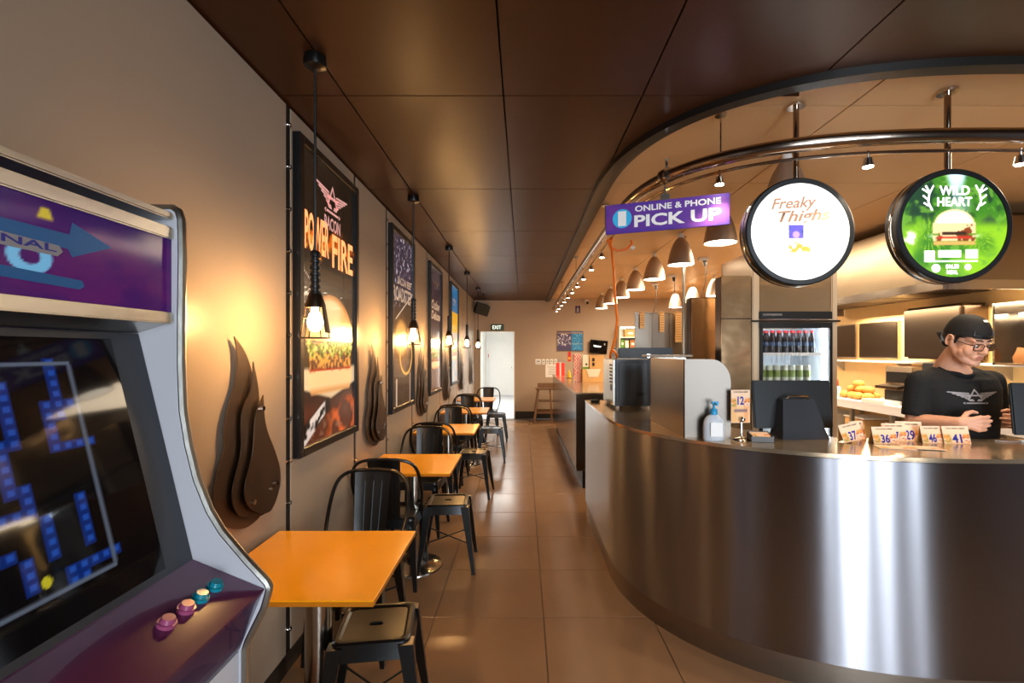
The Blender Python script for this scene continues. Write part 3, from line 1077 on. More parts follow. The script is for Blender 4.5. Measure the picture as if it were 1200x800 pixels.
fl0 = None
for k in range(6):
    y = 1.92 + 1.655 * k
    lab = 'layered brushed steel flame on the wall, ' + ['beside the arcade cabinet', 'between the burger poster and the ROADSTER poster', 'between the ROADSTER poster and the dark purple poster', 'between the dark purple and the blue poster', 'beyond the blue and yellow poster', 'last along the row, near the doorway'][k]
    if fl0 is not None:
        dup(fl0, (WX, y, 1.25), None, lab)
        continue
    fl0 = thing('flame_ornament', lab, 'wall ornament', (WX, y, 1.25), 0, 'steel flames between the posters')
    fnx = lambda a, b, d: (d, a, b)
    MB().prism(smooth_poly(FB), fnx, 0.020, 0.024).build('back_plate', 'flame_steel', fl0, smooth=30)
    MB().prism(smooth_poly(FM), fnx, 0.036, 0.040).build('middle_plate', 'flame_steel', fl0, smooth=30)
    MB().prism(smooth_poly(FF), fnx, 0.052, 0.056).build('front_plate', 'flame_steel', fl0, smooth=30)
    sm = MB()
    for a, b in ((0.045, 0.06), (0.155, -0.27), (-0.02, -0.30), (0.12, -0.285)):
        sm.cyl((0.0, a, b), (0.064, a, b), 0.006, seg=8)
        sm.cyl((0.056, a, b), (0.066, a, b), 0.010, seg=10)
    sm.build('standoff', 'chrome', fl0)

# ---- slim arcade cabinet, back to the left wall
ARC = [(-1.10, 1.877), (-0.828, 1.877), (-0.816, 1.869), (-0.810, 1.85), (-0.808, 1.767), (-0.81, 1.625), (-0.81, 1.503), (-0.806, 1.402), (-0.793, 1.321), (-0.773, 1.24), (-0.743, 1.165), (-0.712, 1.114), (-0.655, 1.047), (-0.609, 0.998), (-0.603, 0.986), (-0.605, 0.974), (-0.615, 0.939), (-0.652, 0.864), (-0.66, 0.84), (-0.662, 0.06), (-0.69, 0.0), (-1.10, 0.0)]
AY0, AY1 = 0.475, 1.15
ar = thing('arcade_cabinet', 'upright arcade game cabinet with purple marquee and white sides at far left', 'arcade machine', (-0.9, (AY0 + AY1) / 2, 0))
fxy = lambda a, b, d: (a, d, b)
MB().prism(ARC, fxy, AY1 - 0.018, AY1).build('side_panel', 'white_laminate', ar, world=True, smooth=20)
MB().prism(ARC, fxy, AY0, AY0 + 0.018).build('side_panel', 'white_laminate', ar, world=True, smooth=20)
for yy in (AY0 + 0.009, AY1 - 0.009):
    pts = [(a + 0.003, yy, b) for a, b in ARC[1:20]]
    MB().tube([(-1.09, yy, 1.880)] + pts, 0.0105, 8).build('edge_moulding', 'alu', ar, world=True)
yi0, yi1 = AY0 + 0.02, AY1 - 0.02
ym = (yi0 + yi1) / 2; yw = yi1 - yi0


def marq(U, V):
    n = vnoise(U * 2, V, 3, 21)
    c = np.zeros((len(U), 3)) + np.array([70, 28, 98])
    c = mixc(c, (104, 34, 100), sst(n, .4, .7) * .6)
    c = mixc(c, (44, 20, 84), sst(V, .75, 1) * .7)
    # ringed letter and yellow peak
    e = np.sqrt(((U - .49) / .055) ** 2 + ((V - .40) / .16) ** 2)
    c = mixc(c, (120, 190, 230), sst(.35 - np.abs(e - .8), 0, .1))
    c = mixc(c, (210, 190, 60), sst(.03 - np.abs(U - .53) - .10 * (V - .78), 0, .01) * sst(V, .78, .82) * sst(.93 - V, 0, .03))
    return c


paint('marquee', yw, 0.17, 160, 50, marq, 'print_marquee', ar, (-0.822 + 0.9, ym - (AY0 + AY1) / 2, 1.717), R90)
fm = MB()
fm.box((-0.823, ym, 1.815), (0.016, yw, 0.028), bevel=0.003)
fm.box((-0.823, ym, 1.618), (0.016, yw, 0.026), bevel=0.003)
fm.box((-0.95, ym, 1.855), (0.27, yw, 0.016), bevel=0.003, rot=(0, 0, 0))
fm.build('marquee_trim', 'alu', ar, world=True)
mk = MB()
A0 = (-0.8205, 0)
mk.bm.faces.new([mk.bm.verts.new((-0.8208, y, z)) for y, z in ((0.62, 1.752), (0.875, 1.752), (0.88, 1.775), (0.965, 1.747), (0.88, 1.712), (0.872, 1.725), (0.62, 1.735))])
mk.bm.faces.new([mk.bm.verts.new((-0.8207, y, z)) for y, z in ((0.55, 1.685), (0.90, 1.672), (0.905, 1.662), (0.895, 1.655), (0.55, 1.665))])
mk.build('arrow_print', 'arrow_blue', ar, world=True, smooth=0)
bn = MB()
bn.bm.faces.new([bn.bm.verts.new((-0.8202, y, z)) for y, z in ((0.56, 1.735), (0.855, 1.7275), (0.862, 1.718), (0.852, 1.708), (0.56, 1.711))])
bn.build('title_banner', 'ink_grey', ar, world=True, smooth=0)
text('ORIGINAL', 0.22, 0.013, 'ink_blue', ar, (-0.8197 + 0.9, 0.74 - (AY0 + AY1) / 2, 1.721), R90, bold=0.02)
# sloping speaker panel, bezel, screen
def slope_quad(mb, x0, z0, x1, z1, ya, yb, th=0.01):
    d = Vector((x1 - x0, 0, z1 - z0)).normalized(); nrm = Vector((-d.z, 0, d.x))
    if nrm.x < 0:
        nrm = -nrm
    p = [Vector((x0, ya, z0)), Vector((x0, yb, z0)), Vector((x1, yb, z1)), Vector((x1, ya, z1))]
    a = [mb.bm.verts.new(v) for v in p]; b = [mb.bm.verts.new(v - nrm * th) for v in p]
    for i in range(4):
        j = (i + 1) % 4
        mb.bm.faces.new((a[i], a[j], b[j], b[i]))
    mb.bm.faces.new(a); mb.bm.faces.new(b[::-1])
    return mb


slope_quad(MB(), -0.835, 1.605, -0.90, 1.584, yi0, yi1).build('speaker_panel', 'alu', ar, world=True)
bz = MB()
sx0, sz0, sx1, sz1 = -0.899, 1.582, -0.772, 1.055
slope_quad(bz, sx0, sz0, sx1, sz1, yi0, yi1, 0.012)
bz.build('bezel', 'charcoal', ar, world=True)
sl = math.hypot(sx1 - sx0, sz1 - sz0); tilt = math.atan2(sx1 - sx0, sz0 - sz1)


def maze(U, V):
    c = np.zeros((len(U), 3)) + np.array([13, 11, 12])
    gw, gh = 22, 26
    rng = np.random.RandomState(5)
    g = np.zeros((gh, gw))
    for _ in range(26):
        i, j = rng.randint(3, gh - 4), rng.randint(1, gw - 5)
        L_ = rng.randint(2, 6)
        if rng.rand() < .5:
            g[i, j:j + L_] = 1
        else:
            g[i:i + L_, j] = 1
    g[:2] = 0; g[-2:] = 0; g[:, 18:] = 0
    fu, fv = U * gw, V * gh
    iu = np.clip(fu.astype(int), 0, gw - 1); iv = np.clip(fv.astype(int), 0, gh - 1)
    du = np.abs(fu - iu - .5); dv = np.abs(fv - iv - .5)
    on = g[iv, iu]
    c = mixc(c, (16, 44, 120), on * .9)
    c = mixc(c, (34, 80, 175), on * sst(.38 - np.maximum(du, dv), 0, .2))
    ln = np.maximum(sst(.010 - np.abs(U - .78), 0, .004) * sst(V, .12, .13) * sst(.90 - V, 0, .01),
                    np.maximum(sst(.010 - np.abs(V - .90), 0, .004), sst(.010 - np.abs(V - .12), 0, .004)) * sst(.785 - U, 0, .005))
    c = mixc(c, (96, 106, 122), ln)
    for a, b in ((.50, .84), (.52, .17), (.2, .5)):
        c = mixc(c, (200, 190, 40), sst(.022 - np.sqrt((U - a) ** 2 + (V - b) ** 2), 0, .006))
    c = mixc(c, (30, 150, 100), sst(.02 - np.abs(U - .45), 0, .005) * sst(.008 - np.abs(V - .955), 0, .004))
    c = mixc(c, (150, 150, 150), sst(.03 - np.abs(U - .28), 0, .005) * sst(.006 - np.abs(V - .955), 0, .004))
    return c


scy0, scy1 = 0.545, 1.045
paint('screen', scy1 - scy0, sl * 0.94, 132, 156, maze, 'print_screen', ar,
      ((sx0 + sx1) / 2 + 0.9 + 0.0035, (scy0 + scy1) / 2 - (AY0 + AY1) / 2, (sz0 + sz1) / 2 + 0.001),
      Euler((-tilt, 0, PI / 2)))
# control deck
cp = MB()
slope_quad(cp, -0.772, 1.055, -0.604, 0.986, yi0, yi1, 0.012)
cp.build('control_deck', 'panel_purple', ar, world=True)
slope_quad(MB(), -0.606, 0.985, -0.662, 0.846, yi0, yi1, 0.012).build('deck_front', 'deep_purple', ar, world=True)
MB().box((-0.674, ym, 0.45), (0.02, yw, 0.78)).build('front_panel', 'white_laminate', ar, world=True)
MB().box((-0.662, ym, 0.42), (0.012, 0.26, 0.34), bevel=0.004).build('coin_door', 'black_metal', ar, world=True)
MB().box((-1.105, ym, 0.94), (0.015, yw, 1.86)).build('back_panel', 'white_laminate', ar, world=True)
for y, mt in ((0.924, 'pink_button'), (0.977, 'pink_button'), (1.021, 'teal_button'), (1.069, 'teal_button')):
    q = Vector((-0.682, y, 1.0195)); up = Vector((0.39, 0, 1)).normalized()
    b = MB().cyl(q - up * 0.004, q + up * 0.006, 0.017, 0.017, 20).cyl(q + up * 0.006, q + up * 0.015, 0.0135, 0.0115, 20)
    b.build('button', mt, ar, world=True, label='teal button' if 'teal' in mt else 'pink button')
js = MB().cyl((-0.68, 0.60, 1.012), (-0.672, 0.60, 1.075), 0.006, 0.006, 10).cyl((-0.68, 0.60, 1.015), (-0.679, 0.60, 1.022), 0.03, 0.026, 20)
jo = js.build('joystick', 'black_plastic', ar, world=True)
MB().ball((-0.671, 0.60, 1.088), 0.018).build('ball_top', 'red', jo, world=True)
# ================================================================== overhead pipe rail, spots, signs
PZc = 2.52
pp = [(0.68, 10.95)] + [(0.68, 3.6 + 7.35 * k / 8) for k in range(7, 0, -1)] + superell(2.3, 3.6, 1.62, 1.41, 3.2, 48) + [(2.8, 2.19), (4.645, 2.19)]
rail = thing('pipe_rail', 'thick dark chrome pipe rail curving under the ceiling over the counter', 'rail', (0.68, 10.95, PZc))
MB().tube([(x, y, PZc) for x, y in pp], 0.034, 14).build('pipe', 'pipe_steel', rail, world=True)
lp = offs(pp, 0.045)
MB().tube([(x, y, PZc - 0.05) for x, y in lp], 0.008, 6).build('track', 'pipe_steel', rail, world=True)
hg = MB()
hang = [(1.01, 2.47), (0.68, 4.0), (0.68, 6.2), (0.68, 8.4)]
for x, y in hang:
    hg.cyl((x, y, PZc + 0.03), (x, y, BEI), 0.0045, seg=8)
    hg.cyl((x, y, BEI - 0.012), (x, y, BEI), 0.03, seg=14)
hg.build('hanger', 'chrome', rail, world=True)
cl = MB()
for x, y, a in ((0.80, 2.70, 0.5),):
    d = Vector((math.sin(a), -math.cos(a), 0)) * 0.012
    for s in (-1, 1):
        cl.cyl(Vector((x, y, PZc)) + d * (s * 1.5 - .7), Vector((x, y, PZc)) + d * (s * 1.5 + .7), 0.043, seg=20)
    cl.box((x, y, PZc + 0.06), (0.012, 0.012, 0.07))
cl.build('pipe_clamp', 'chrome', rail, world=True)


def nearest_on(path, px):
    """point of the curved part of the path seen in direction X/Y = px"""
    best = min(path, key=lambda p: abs(p[0] / p[1] - px))
    return best


sp0 = None
spots = [(0.725, 4.45 + 0.67 * k) for k in range(10)]
fine = []
for a, b in zip(lp[:-1], lp[1:]):
    for k in range(10):
        fine.append((a[0] + (b[0] - a[0]) * k / 10, a[1] + (b[1] - a[1]) * k / 10))
spots += [nearest_on([q for q in fine if q[1] < 3.4], t) for t in (230 / 566.7, 404 / 566.7, 582 / 566.7)]
for k, (x, y) in enumerate(spots):
    lab = ('small chrome spotlight, number %d from the near end of the straight rail' % (k + 1)) if k < 10 else \
        ['small spotlight on the curved pipe right of the pick up sign', 'small spotlight on the pipe between the two round signs', 'small spotlight on the pipe at the right edge'][k - 10]
    if k < 10:
        lab = ['small chrome spotlight nearest the camera on the straight rail', 'second nearest spotlight of the straight rail', 'third nearest spotlight of the straight rail', 'fourth nearest spotlight of the straight rail', 'fifth nearest spotlight of the straight rail', 'fifth from far end spotlight of the straight rail', 'fourth from far end spotlight of the straight rail', 'third from far end spotlight of the straight rail', 'second from far end spotlight of the straight rail', 'farthest spotlight of the straight rail, by the back wall'][k]
    if sp0 is None:
        sp0 = t = thing('spotlight', lab, 'lamp', (x, y, PZc - 0.05), 0, 'spotlights along the pipe rail')
        MB().cyl((0, 0, 0.01), (0, 0, -0.03), 0.006, seg=8).cyl((0, 0, -0.025), (0, 0, -0.065), 0.018, 0.026, 16).build('housing', 'chrome', t)
        MB().cyl((0, 0, -0.064), (0, 0, -0.067), 0.021, seg=16).build('spot_bulb', 'spot_lens', t)
    else:
        t = dup(sp0, (x, y, PZc - 0.05), 0, lab)
    if k in (0, 3, 6, 11, 12):
        d = bpy.data.lights.new('spot_beam', 'SPOT')
        d.energy = 9; d.color = (1.0, 0.80, 0.58); d.spot_size = 1.9; d.spot_blend = 0.7; d.shadow_soft_size = 0.03
        o = bpy.data.objects.new('spot_beam', d); C.objects.link(o); o.location = (0, 0, -0.075); o.parent = t

# ---- hanging pick-up board
ps = thing('pickup_sign', 'purple hanging board lettered ONLINE & PHONE PICK UP', 'sign', (0.787, 2.68, 2.298), -0.36)
MB().box((0, 0, 0), (0.66, 0.012, 0.168), bevel=0.002).build('board', 'sign_purple', ps)


def pick(U, V):
    n = vnoise(U * 2, V, 3, 31)
    c = np.zeros((len(U), 3)) + np.array([92, 44, 146])
    c = mixc(c, (70, 40, 150), sst(.12 - np.minimum(np.minimum(V, 1 - V) * 1.0, np.minimum(U, 1 - U) * 3.9), 0, .12))
    c = mixc(c, (128, 52, 140), sst(n, .45, .75) * .5)
    return c


paint('board_print', 0.656, 0.164, 60, 16, pick, 'print_matte', ps, (0, -0.0066, 0))
text('ONLINE & PHONE', 0.45, 0.034, 'ink_white', ps, (0.062, -0.0074, 0.048), bold=0.025)
text('PICK UP', 0.455, 0.068, 'ink_white', ps, (0.06, -0.0074, -0.022), bold=0.03)
o = MB().cyl((-0.235, -0.0068, 0), (-0.235, -0.0074, 0), 0.054, seg=32).build('phone_disc', 'cyan', ps)
MB().box((-0.235, -0.0078, 0), (0.046, 0.0006, 0.084), bevel=0.0002, seg=1).build('phone_symbol', 'ink_white', ps)
bk = MB().box((0.0, 0.0, 0.098), (0.05, 0.02, 0.034), bevel=0.003).box((0.0, 0.0, 0.13), (0.012, 0.012, 0.06))
bk.build('bracket', 'alu', ps)

# ---- round lightbox signs
def disc1(U, V):
    x = U - .5; y = V - .5
    n = vnoise(U, V, 5, 41); n2 = vnoise(U, V, 16, 42)
    c = np.zeros((len(U), 3)) + np.array([255, 253, 247])
    c = mixc(c, (250, 224, 190), sst(.14 - np.abs(y - .13) - .2 * np.abs(x - .12), 0, .1) * .45)
    c = mixc(c, (248, 224, 170), sst(.10 - np.abs(y + .16) - .5 * np.abs(x - .06), 0, .1) * sst(n, .4, .6))
    m = sst(.078 - np.abs(x + .04), 0, .004) * sst(.072 - np.abs(y - .0), 0, .004)
    c = mixc(c, (96, 84, 190), m)
    c = mixc(c, (60, 70, 150), m * sst(n2, .52, .62))
    c = mixc(c, (196, 150, 245), sst(.045 - np.sqrt((x + .04) ** 2 + (y + .03) ** 2), 0, .02))
    m = sst(.13 - np.abs(x - .0) - .4 * np.abs(y + .16), 0, .02) * sst(.05 - np.abs(y + .17), 0, .01)
    c = mixc(c, (222, 160, 60), m * sst(n2, .55, .68))
    c = mixc(c, (170, 190, 120), sst(.04 - np.abs(x + .04), 0, .02) * sst(.02 - np.abs(y + .115), 0, .01) * .8)
    c = mixc(c, (140, 140, 190), sst(.15 - np.abs(x), 0, .01) * sst(.004 - np.abs(y + .262), 0, .003) * .8)
    c = mixc(c, (222, 222, 210), sst(.22 - np.abs(x), 0, .05) * sst(-.28 - y, 0, .03) * sst(n, .4, .6))
    return c


def disc2(U, V):
    x = U - .5; y = V - .5
    n = vnoise(U, V, 6, 51); n2 = vnoise(U, V, 14, 52); n3 = vnoise(U, V, 3, 53)
    c = np.zeros((len(U), 3)) + np.array([70, 130, 34])
    c = mixc(c, (150, 196, 40), sst(.18 - y, 0, .25) * sst(n3, .3, .6))
    c = mixc(c, (34, 70, 44), sst(y, -.05, .15) * sst(n, .42, .58))
    c = mixc(c, (44, 62, 70), sst(y, -.02, .1) * sst(x, .1, .3) * sst(n3, .45, .6))
    c = mixc(c, (120, 170, 60), sst(n2, .56, .68) * .8)
    c = mixc(c, (214, 236, 250), sst(.13 - np.abs(x - .02) - .25 * (.5 - y), 0, .08) * sst(y, .2, .45))
    c = mixc(c, (190, 205, 215), sst(.16 - np.sqrt((x - .05) ** 2 + (y - .2) ** 2), 0, .12) * .5)
    ang = np.arctan2(y + .10, np.abs(x) - .24); rd = np.sqrt((np.abs(x) - .24) ** 2 + (y + .10) ** 2)
    fr = np.abs((ang * 3.2 + n2 * 1.2) % 1 - .5)
    c = mixc(c, (150, 190, 44), sst(.22 - fr, 0, .2) * sst(.22 - rd, 0, .1) * sst(n, .3, .5))
    c = mixc(c, (245, 240, 225), sst(.09 - np.sqrt((x + .42) ** 2 + (y + .12) ** 2), 0, .05) * sst(n2, .45, .55))
    c = mixc(c, (245, 246, 236), sst(.30 - np.abs(x), 0, .12) * sst(.03 - np.abs(y + .10), 0, .03) * .7)
    # burger
    bx = (x + .0) / .21
    c = mixc(c, (222, 170, 100), sst(1 - np.abs(bx), 0, .1) * sst(y, -.195, -.18) * sst(-.15 - y, 0, .01))
    m = sst(1.04 - np.abs(bx) - .1 * n2, 0, .06) * sst(y, -.155, -.145) * sst(.04 - y, 0, .02)
    c = mixc(c, (238, 206, 156), m)
    c = mixc(c, (140, 72, 30), m * sst(n2, .58, .66))
    c = mixc(c, (70, 44, 26), m * sst(.02 - np.abs(y + .075), 0, .01) * sst(.6 - np.abs(bx), 0, .1))
    c = mixc(c, (206, 60, 40), m * sst(.014 - np.abs(y + .115), 0, .01) * sst(.8 - np.abs(bx), 0, .1))
    c = mixc(c, (110, 150, 50), m * sst(.014 - np.abs(y + .085), 0, .01) * sst(np.abs(bx), .6, .7))
    e = np.sqrt((x / .20) ** 2 + ((y - .01) / .155) ** 2)
    m = sst(1 - e, 0, .08) * sst(y, .015, .03)
    c = mixc(c, (252, 238, 206), m)
    c = mixc(c, (226, 186, 120), m * sst(e, .8, 1) * .7)
    return (np.clip(c, 0, 255) / 255) ** 1.2 * 245


def round_sign(loc, fn, label, paintm):
    t = thing('round_sign', label, 'sign', loc, -0.03)
    R = 0.262
    mt = Matrix.Rotation(PI / 2, 4, 'X')
    MB().lathe([(0.0, -0.085), (R - 0.03, -0.085), (R, -0.075), (R, -0.005), (R - 0.006, 0.0), (R - 0.024, 0.0), (R - 0.028, -0.012)], seg=72, mtx=mt).build('rim', 'black_plastic', t)
    MB().lathe([(R + 0.001, -0.05), (R + 0.003, -0.045), (R + 0.003, -0.038), (R + 0.001, -0.033)], seg=72, mtx=mt).build('rim_band', 'chrome', t, label='thin chrome band round the rim')
    paint('face', 2 * (R - 0.027), 2 * (R - 0.027), 150, 60, fn, paintm, t, (0, -0.003 + 0.006, 0), disc=True)
    top = BEI - loc[2]
    MB().tube([(0, 0.04, R - 0.01), (0, 0.04, top)], 0.0135, 12).build('drop_rod', 'pipe_steel', t)
    MB().cyl((0, 0.04, top - 0.012), (0, 0.04, top), 0.042, seg=24).build('ceiling_flange', 'chrome', t)
    return t


s1 = round_sign((1.345, 2.345, 2.123), disc1, 'round white lit sign with pale script hanging left of the green one', 'print_bright')
s2 = round_sign((1.978, 2.215, 2.118), disc2, 'round green lit sign lettered WILD HEART over a burger', 'print_lit')
text('Freaky', 0.22, 0.070, 'ink_script', s1, (-0.03, 0.0015, 0.132), (0, -0.06, 0), shear=0.35, bold=0.02)
text('Thighs', 0.25, 0.072, 'ink_script', s1, (0.02, 0.0015, 0.070), (0, -0.06, 0), shear=0.35, bold=0.02)
text('WILD', 0.135, 0.043, 'ink_glow', s2, (0.0, 0.0015, 0.161), bold=0.02)
text('HEART', 0.155, 0.040, 'ink_glow', s2, (0.0, 0.0015, 0.110), bold=0.02)
am = MB()
for s in (-1, 1):
    base = Vector((s * 0.100, 0, 0.070))
    stem = [base, base + Vector((s * 0.018, 0, 0.04)), base + Vector((s * 0.012, 0, 0.085)), base + Vector((s * 0.03, 0, 0.115))]
    am.tube(stem, 0.004, 5)
    for f, q in ((0.02, (s * 0.038, 0, 0.036)), (0.045, (s * 0.042, 0, 0.07)), (0.075, (s * -0.006, 0, 0.115)), (0.08, (s * 0.045, 0, 0.10))):
        am.tube([base + Vector((s * 0.014, 0, f)), base + Vector(q)], 0.0035, 5)
for v in am.bm.verts:
    v.co.y *= 0.1
ao = am.build('antler_print', 'ink_glow', s2)
ao.location = (0, 0.001, 0)
pm_ = MB()
for x0, x1, z0, z1 in ((-0.135, -0.09, -0.160, -0.115), (-0.072, 0.028, -0.145, -0.113), (0.05, 0.103, -0.150, -0.110), (-0.135, 0.103, -0.166, -0.160)):
    pm_.box(((x0 + x1) / 2, 0, (z0 + z1) / 2), (x1 - x0, 0.0006, z1 - z0))
pm_.cyl((-0.083, 0.0003, -0.195), (-0.083, -0.0003, -0.195), 0.019, seg=20)
pm_.cyl((0.06, 0.0003, -0.19), (0.06, -0.0003, -0.19), 0.014, seg=16)
po = pm_.build('caption_block', 'ink_glow', s2)
po.location = (0, 0.0015, 0)
text('$16.50', 0.058, 0.022, 'ink_glow', s2, (-0.01, 0.0015, -0.188), bold=0.03)
text('MEAL', 0.050, 0.018, 'ink_glow', s2, (-0.01, 0.0015, -0.213), bold=0.03)

# ---- bell pendants over the servery
bl0 = None
rows = [(1.62, 2.97 + k) for k in range(8)] + [(3.07, 6.75 + k) for k in range(4)]
names8 = ['behind the round white sign', 'partly behind the right end of the pick up sign', 'third of the long row', 'fourth of the long row', 'fifth of the long row', 'sixth of the long row', 'seventh of the long row', 'farthest of the long row, near the back wall']
names4 = ['peeping over the tall steel cabinet', 'second over the kitchen partition', 'third over the kitchen partition', 'farthest over the kitchen partition']
for k, (x, y) in enumerate(rows):
    lab = 'brushed bell shaped pendant lamp, ' + (names8 + names4)[k]
    if bl0 is None:
        bl0 = t = thing('bell_lamp', lab, 'lamp', (x, y, BEI), 0, 'bell pendants over the servery')
        prof = [(0.028, -0.045), (0.05, -0.065), (0.075, -0.105), (0.098, -0.16), (0.115, -0.22), (0.127, -0.28), (0.132, -0.325)]
        MB().lathe(prof + [(r - 0.003, z) for r, z in prof[::-1]], seg=36).build('shade', 'lamp_shade', t)
        MB().lathe([(0.0, -0.05), (0.03, -0.05), (0.03, -0.02), (0.024, 0.0)], seg=20).build('neck', 'white_plastic', t)
        MB().cyl((0, 0, -0.318), (0, 0, -0.321), 0.124, seg=32).build('diffuser', 'lamp_diffuser', t)
    else:
        dup(bl0, (x, y, BEI), 0, lab)

# ---- ceiling outlets with dangling leads
so0 = None
for k, (x, y) in enumerate(((2.33, 6.26), (2.36, 7.65), (2.34, 8.6))):
    lab = 'ceiling outlet with dangling lead, ' + ['nearest of the three', 'middle of the three', 'farthest of the three'][k]
    if so0 is None:
        so0 = t = thing('ceiling_outlet', lab, 'outlet', (x, y, BEI), 0, 'ceiling outlets over the kitchen')
        MB().box((0, 0, -0.02), (0.12, 0.08, 0.04), bevel=0.006).build('backing_plate', 'white_plastic', t)
        MB().cyl((0.02, 0, -0.04), (0.03, 0, -0.10), 0.025, 0.02, 12).build('plug', 'black_plastic', t)
        MB().tube([(0.03, 0, -0.10), (0.04, 0.0, -0.2), (0.02, 0, -0.35), (-0.03, 0, -0.55)], 0.006, 6).build('lead', 'black_plastic', t)
    else:
        dup(so0, (x, y, BEI), 0, lab)

# ---- orange extension lead
def px_at(px, py, Z):
    return ((px - 613) * Z / 566.7, Z, 1.54 - (py - 412) * Z / 566.7)


oc = thing('extension_lead', 'orange extension lead looped from the pipe down to the microwave', 'cord', (0.745, 4.0, 1.49))
pts = [(0.74, 4.0, 2.49), (0.70, 3.99, 2.455), (0.72, 3.98, 2.40), (0.775, 3.98, 2.37), (0.85, 3.98, 2.385), (0.895, 3.98, 2.425), (0.89, 3.98, 2.455)]
MB().tube(pts, 0.010, 8).build('loop', 'orange_rubber', oc, world=True)
pts = [(0.74, 4.0, 2.49), (0.72, 3.98, 2.42), (0.733, 3.98, 2.36), (0.748, 3.98, 2.20), (0.758, 3.98, 1.98), (0.775, 3.98, 1.80), (0.762, 3.98, 1.66), (0.735, 4.0, 1.56), (0.725, 4.02, 1.515), (0.735, 4.08, 1.49)]
MB().tube(pts, 0.0105, 8).tube([(0.735, 4.0, 1.56), (0.765, 4.0, 1.53), (0.78, 4.02, 1.505), (0.78, 4.05, 1.49)], 0.010, 8).build('lead', 'orange_rubber', oc, world=True)
MB().box((0.90, 3.98, 2.395), (0.035, 0.03, 0.03), rot=(0, 0.5, 0), bevel=0.004).build('plug', 'white_plastic', oc, world=True)

# ================================================================== things on the service counter
mw = thing('microwave', 'dark microwave with silver keypad side on the curved counter', 'microwave', (0.89, 4.16, CT))
MB().box((0.0, 0.0, 0.21), (0.30, 0.52, 0.38), bevel=0.012).build('case', 'charcoal', mw)
MB().box((-0.152, 0, 0.21), (0.012, 0.50, 0.37), bevel=0.004).build('fascia', 'alu', mw)
kp = MB()
for i in range(4):
    for j in range(6):
        kp.box((-0.159, -0.18 + i * 0.03, 0.35 - j * 0.028), (0.004, 0.018, 0.014))
kp.box((-0.159, -0.14, 0.165), (0.004, 0.07, 0.05))
kp.build('keypad', 'black_plastic', mw)
MB().box((0.0, -0.262, 0.21), (0.24, 0.006, 0.33), bevel=0.004).build('back_cover', 'charcoal', mw)
MB().box((0.06, -0.267, 0.12), (0.06, 0.006, 0.03), bevel=0.002).build('rating_plate', 'black_plastic', mw)
fm = MB()
for sx in (-1, 1):
    for sy in (-1, 1):
        fm.cyl((sx * 0.12, sy * 0.22, 0), (sx * 0.12, sy * 0.22, 0.022), 0.015, seg=10)
fm.build('foot', 'white_plastic', mw)

gb = thing('steel_guard_box', 'open stainless guard box with a rounded front corner on the curved counter', 'box', (0.87, 2.60, CT))
prof = [(0, 0), (0.235, 0), (0.235, 0.30)] + [(0.235 - 0.10 * (1 - math.cos(a)), 0.30 + 0.12 * math.sin(a)) for a in np.linspace(0.15, PI / 2, 8)] + [(0, 0.42)]
MB().prism(prof, lambda a, b, d: (a, d, b), 0.0, 0.012).move(Matrix.Rotation(-0.14, 4, 'Z')).build('front_plate', 'steel_guard', gb, smooth=30)
MB().box((0.008, 0.36, 0.21), (0.016, 0.68, 0.42), bevel=0.002).build('side_plate', 'steel_dark', gb)
MB().box((0.12, 0.68, 0.21), (0.22, 0.02, 0.42), bevel=0.002).build('rear_plate', 'steel', gb)
MB().box((0.12, 0.36, 0.012), (0.20, 0.64, 0.02)).build('base_tray', 'steel', gb)

sh = thing('steel_shelf', 'narrow steel gantry shelf on posts behind the guard box', 'shelf', (1.07, 3.6, CT))
MB().box((0, 0, 0.43), (0.34, 0.14, 0.014), bevel=0.003).build('shelf_plate', 'steel_dark', sh)
for sx, sy in ((0.06, 0.05), (0.06, -0.05)):
    MB().cyl((sx, sy, 0.0), (sx, sy, 0.422), 0.012, seg=10).build('post', 'steel_dull', sh)
pl = thing('service_pole', 'thin bright steel pole between the partition and the wavy cabinet', 'pole', (1.702, 5.12, 0))
MB().cyl((0, 0, 0), (0, 0, BEI), 0.015, seg=14).build('tube', 'alu', pl)
MB().cyl((0, 0, 0), (0, 0, 0.012), 0.019, seg=18).build('foot_flange', 'steel', pl)
MB().cyl((0, 0, BEI - 0.012), (0, 0, BEI), 0.032, seg=18).build('top_flange', 'steel', pl)

st_ = thing('hand_sanitiser', 'clear hand sanitiser bottle with blue pump on the curved counter', 'bottle', (0.992, 2.515, CT))
MB().lathe([(0.0, 0.0), (0.050, 0.0), (0.055, 0.006), (0.056, 0.07), (0.052, 0.10), (0.040, 0.122), (0.02, 0.134), (0.014, 0.138), (0.0, 0.138)], seg=28).move(Matrix.Diagonal((1, 0.65, 1, 1))).build('body', 'sanitiser', st_)
MB().box((0, -0.0375, 0.06), (0.062, 0.002, 0.07), bevel=0.0008, seg=1).build('label_sticker', 'white_plastic', st_)
MB().lathe([(0.0, 0.165), (0.012, 0.165), (0.017, 0.158), (0.018, 0.135), (0.016, 0.132)], seg=18).cyl((0, 0, 0.16), (0, 0, 0.19), 0.006, seg=10).box((0.004, -0.004, 0.195), (0.04, 0.024, 0.014), bevel=0.005).cyl((0, -0.01, 0.193), (0, -0.045, 0.188), 0.005, seg=8).build('pump', 'pump_blue', st_)


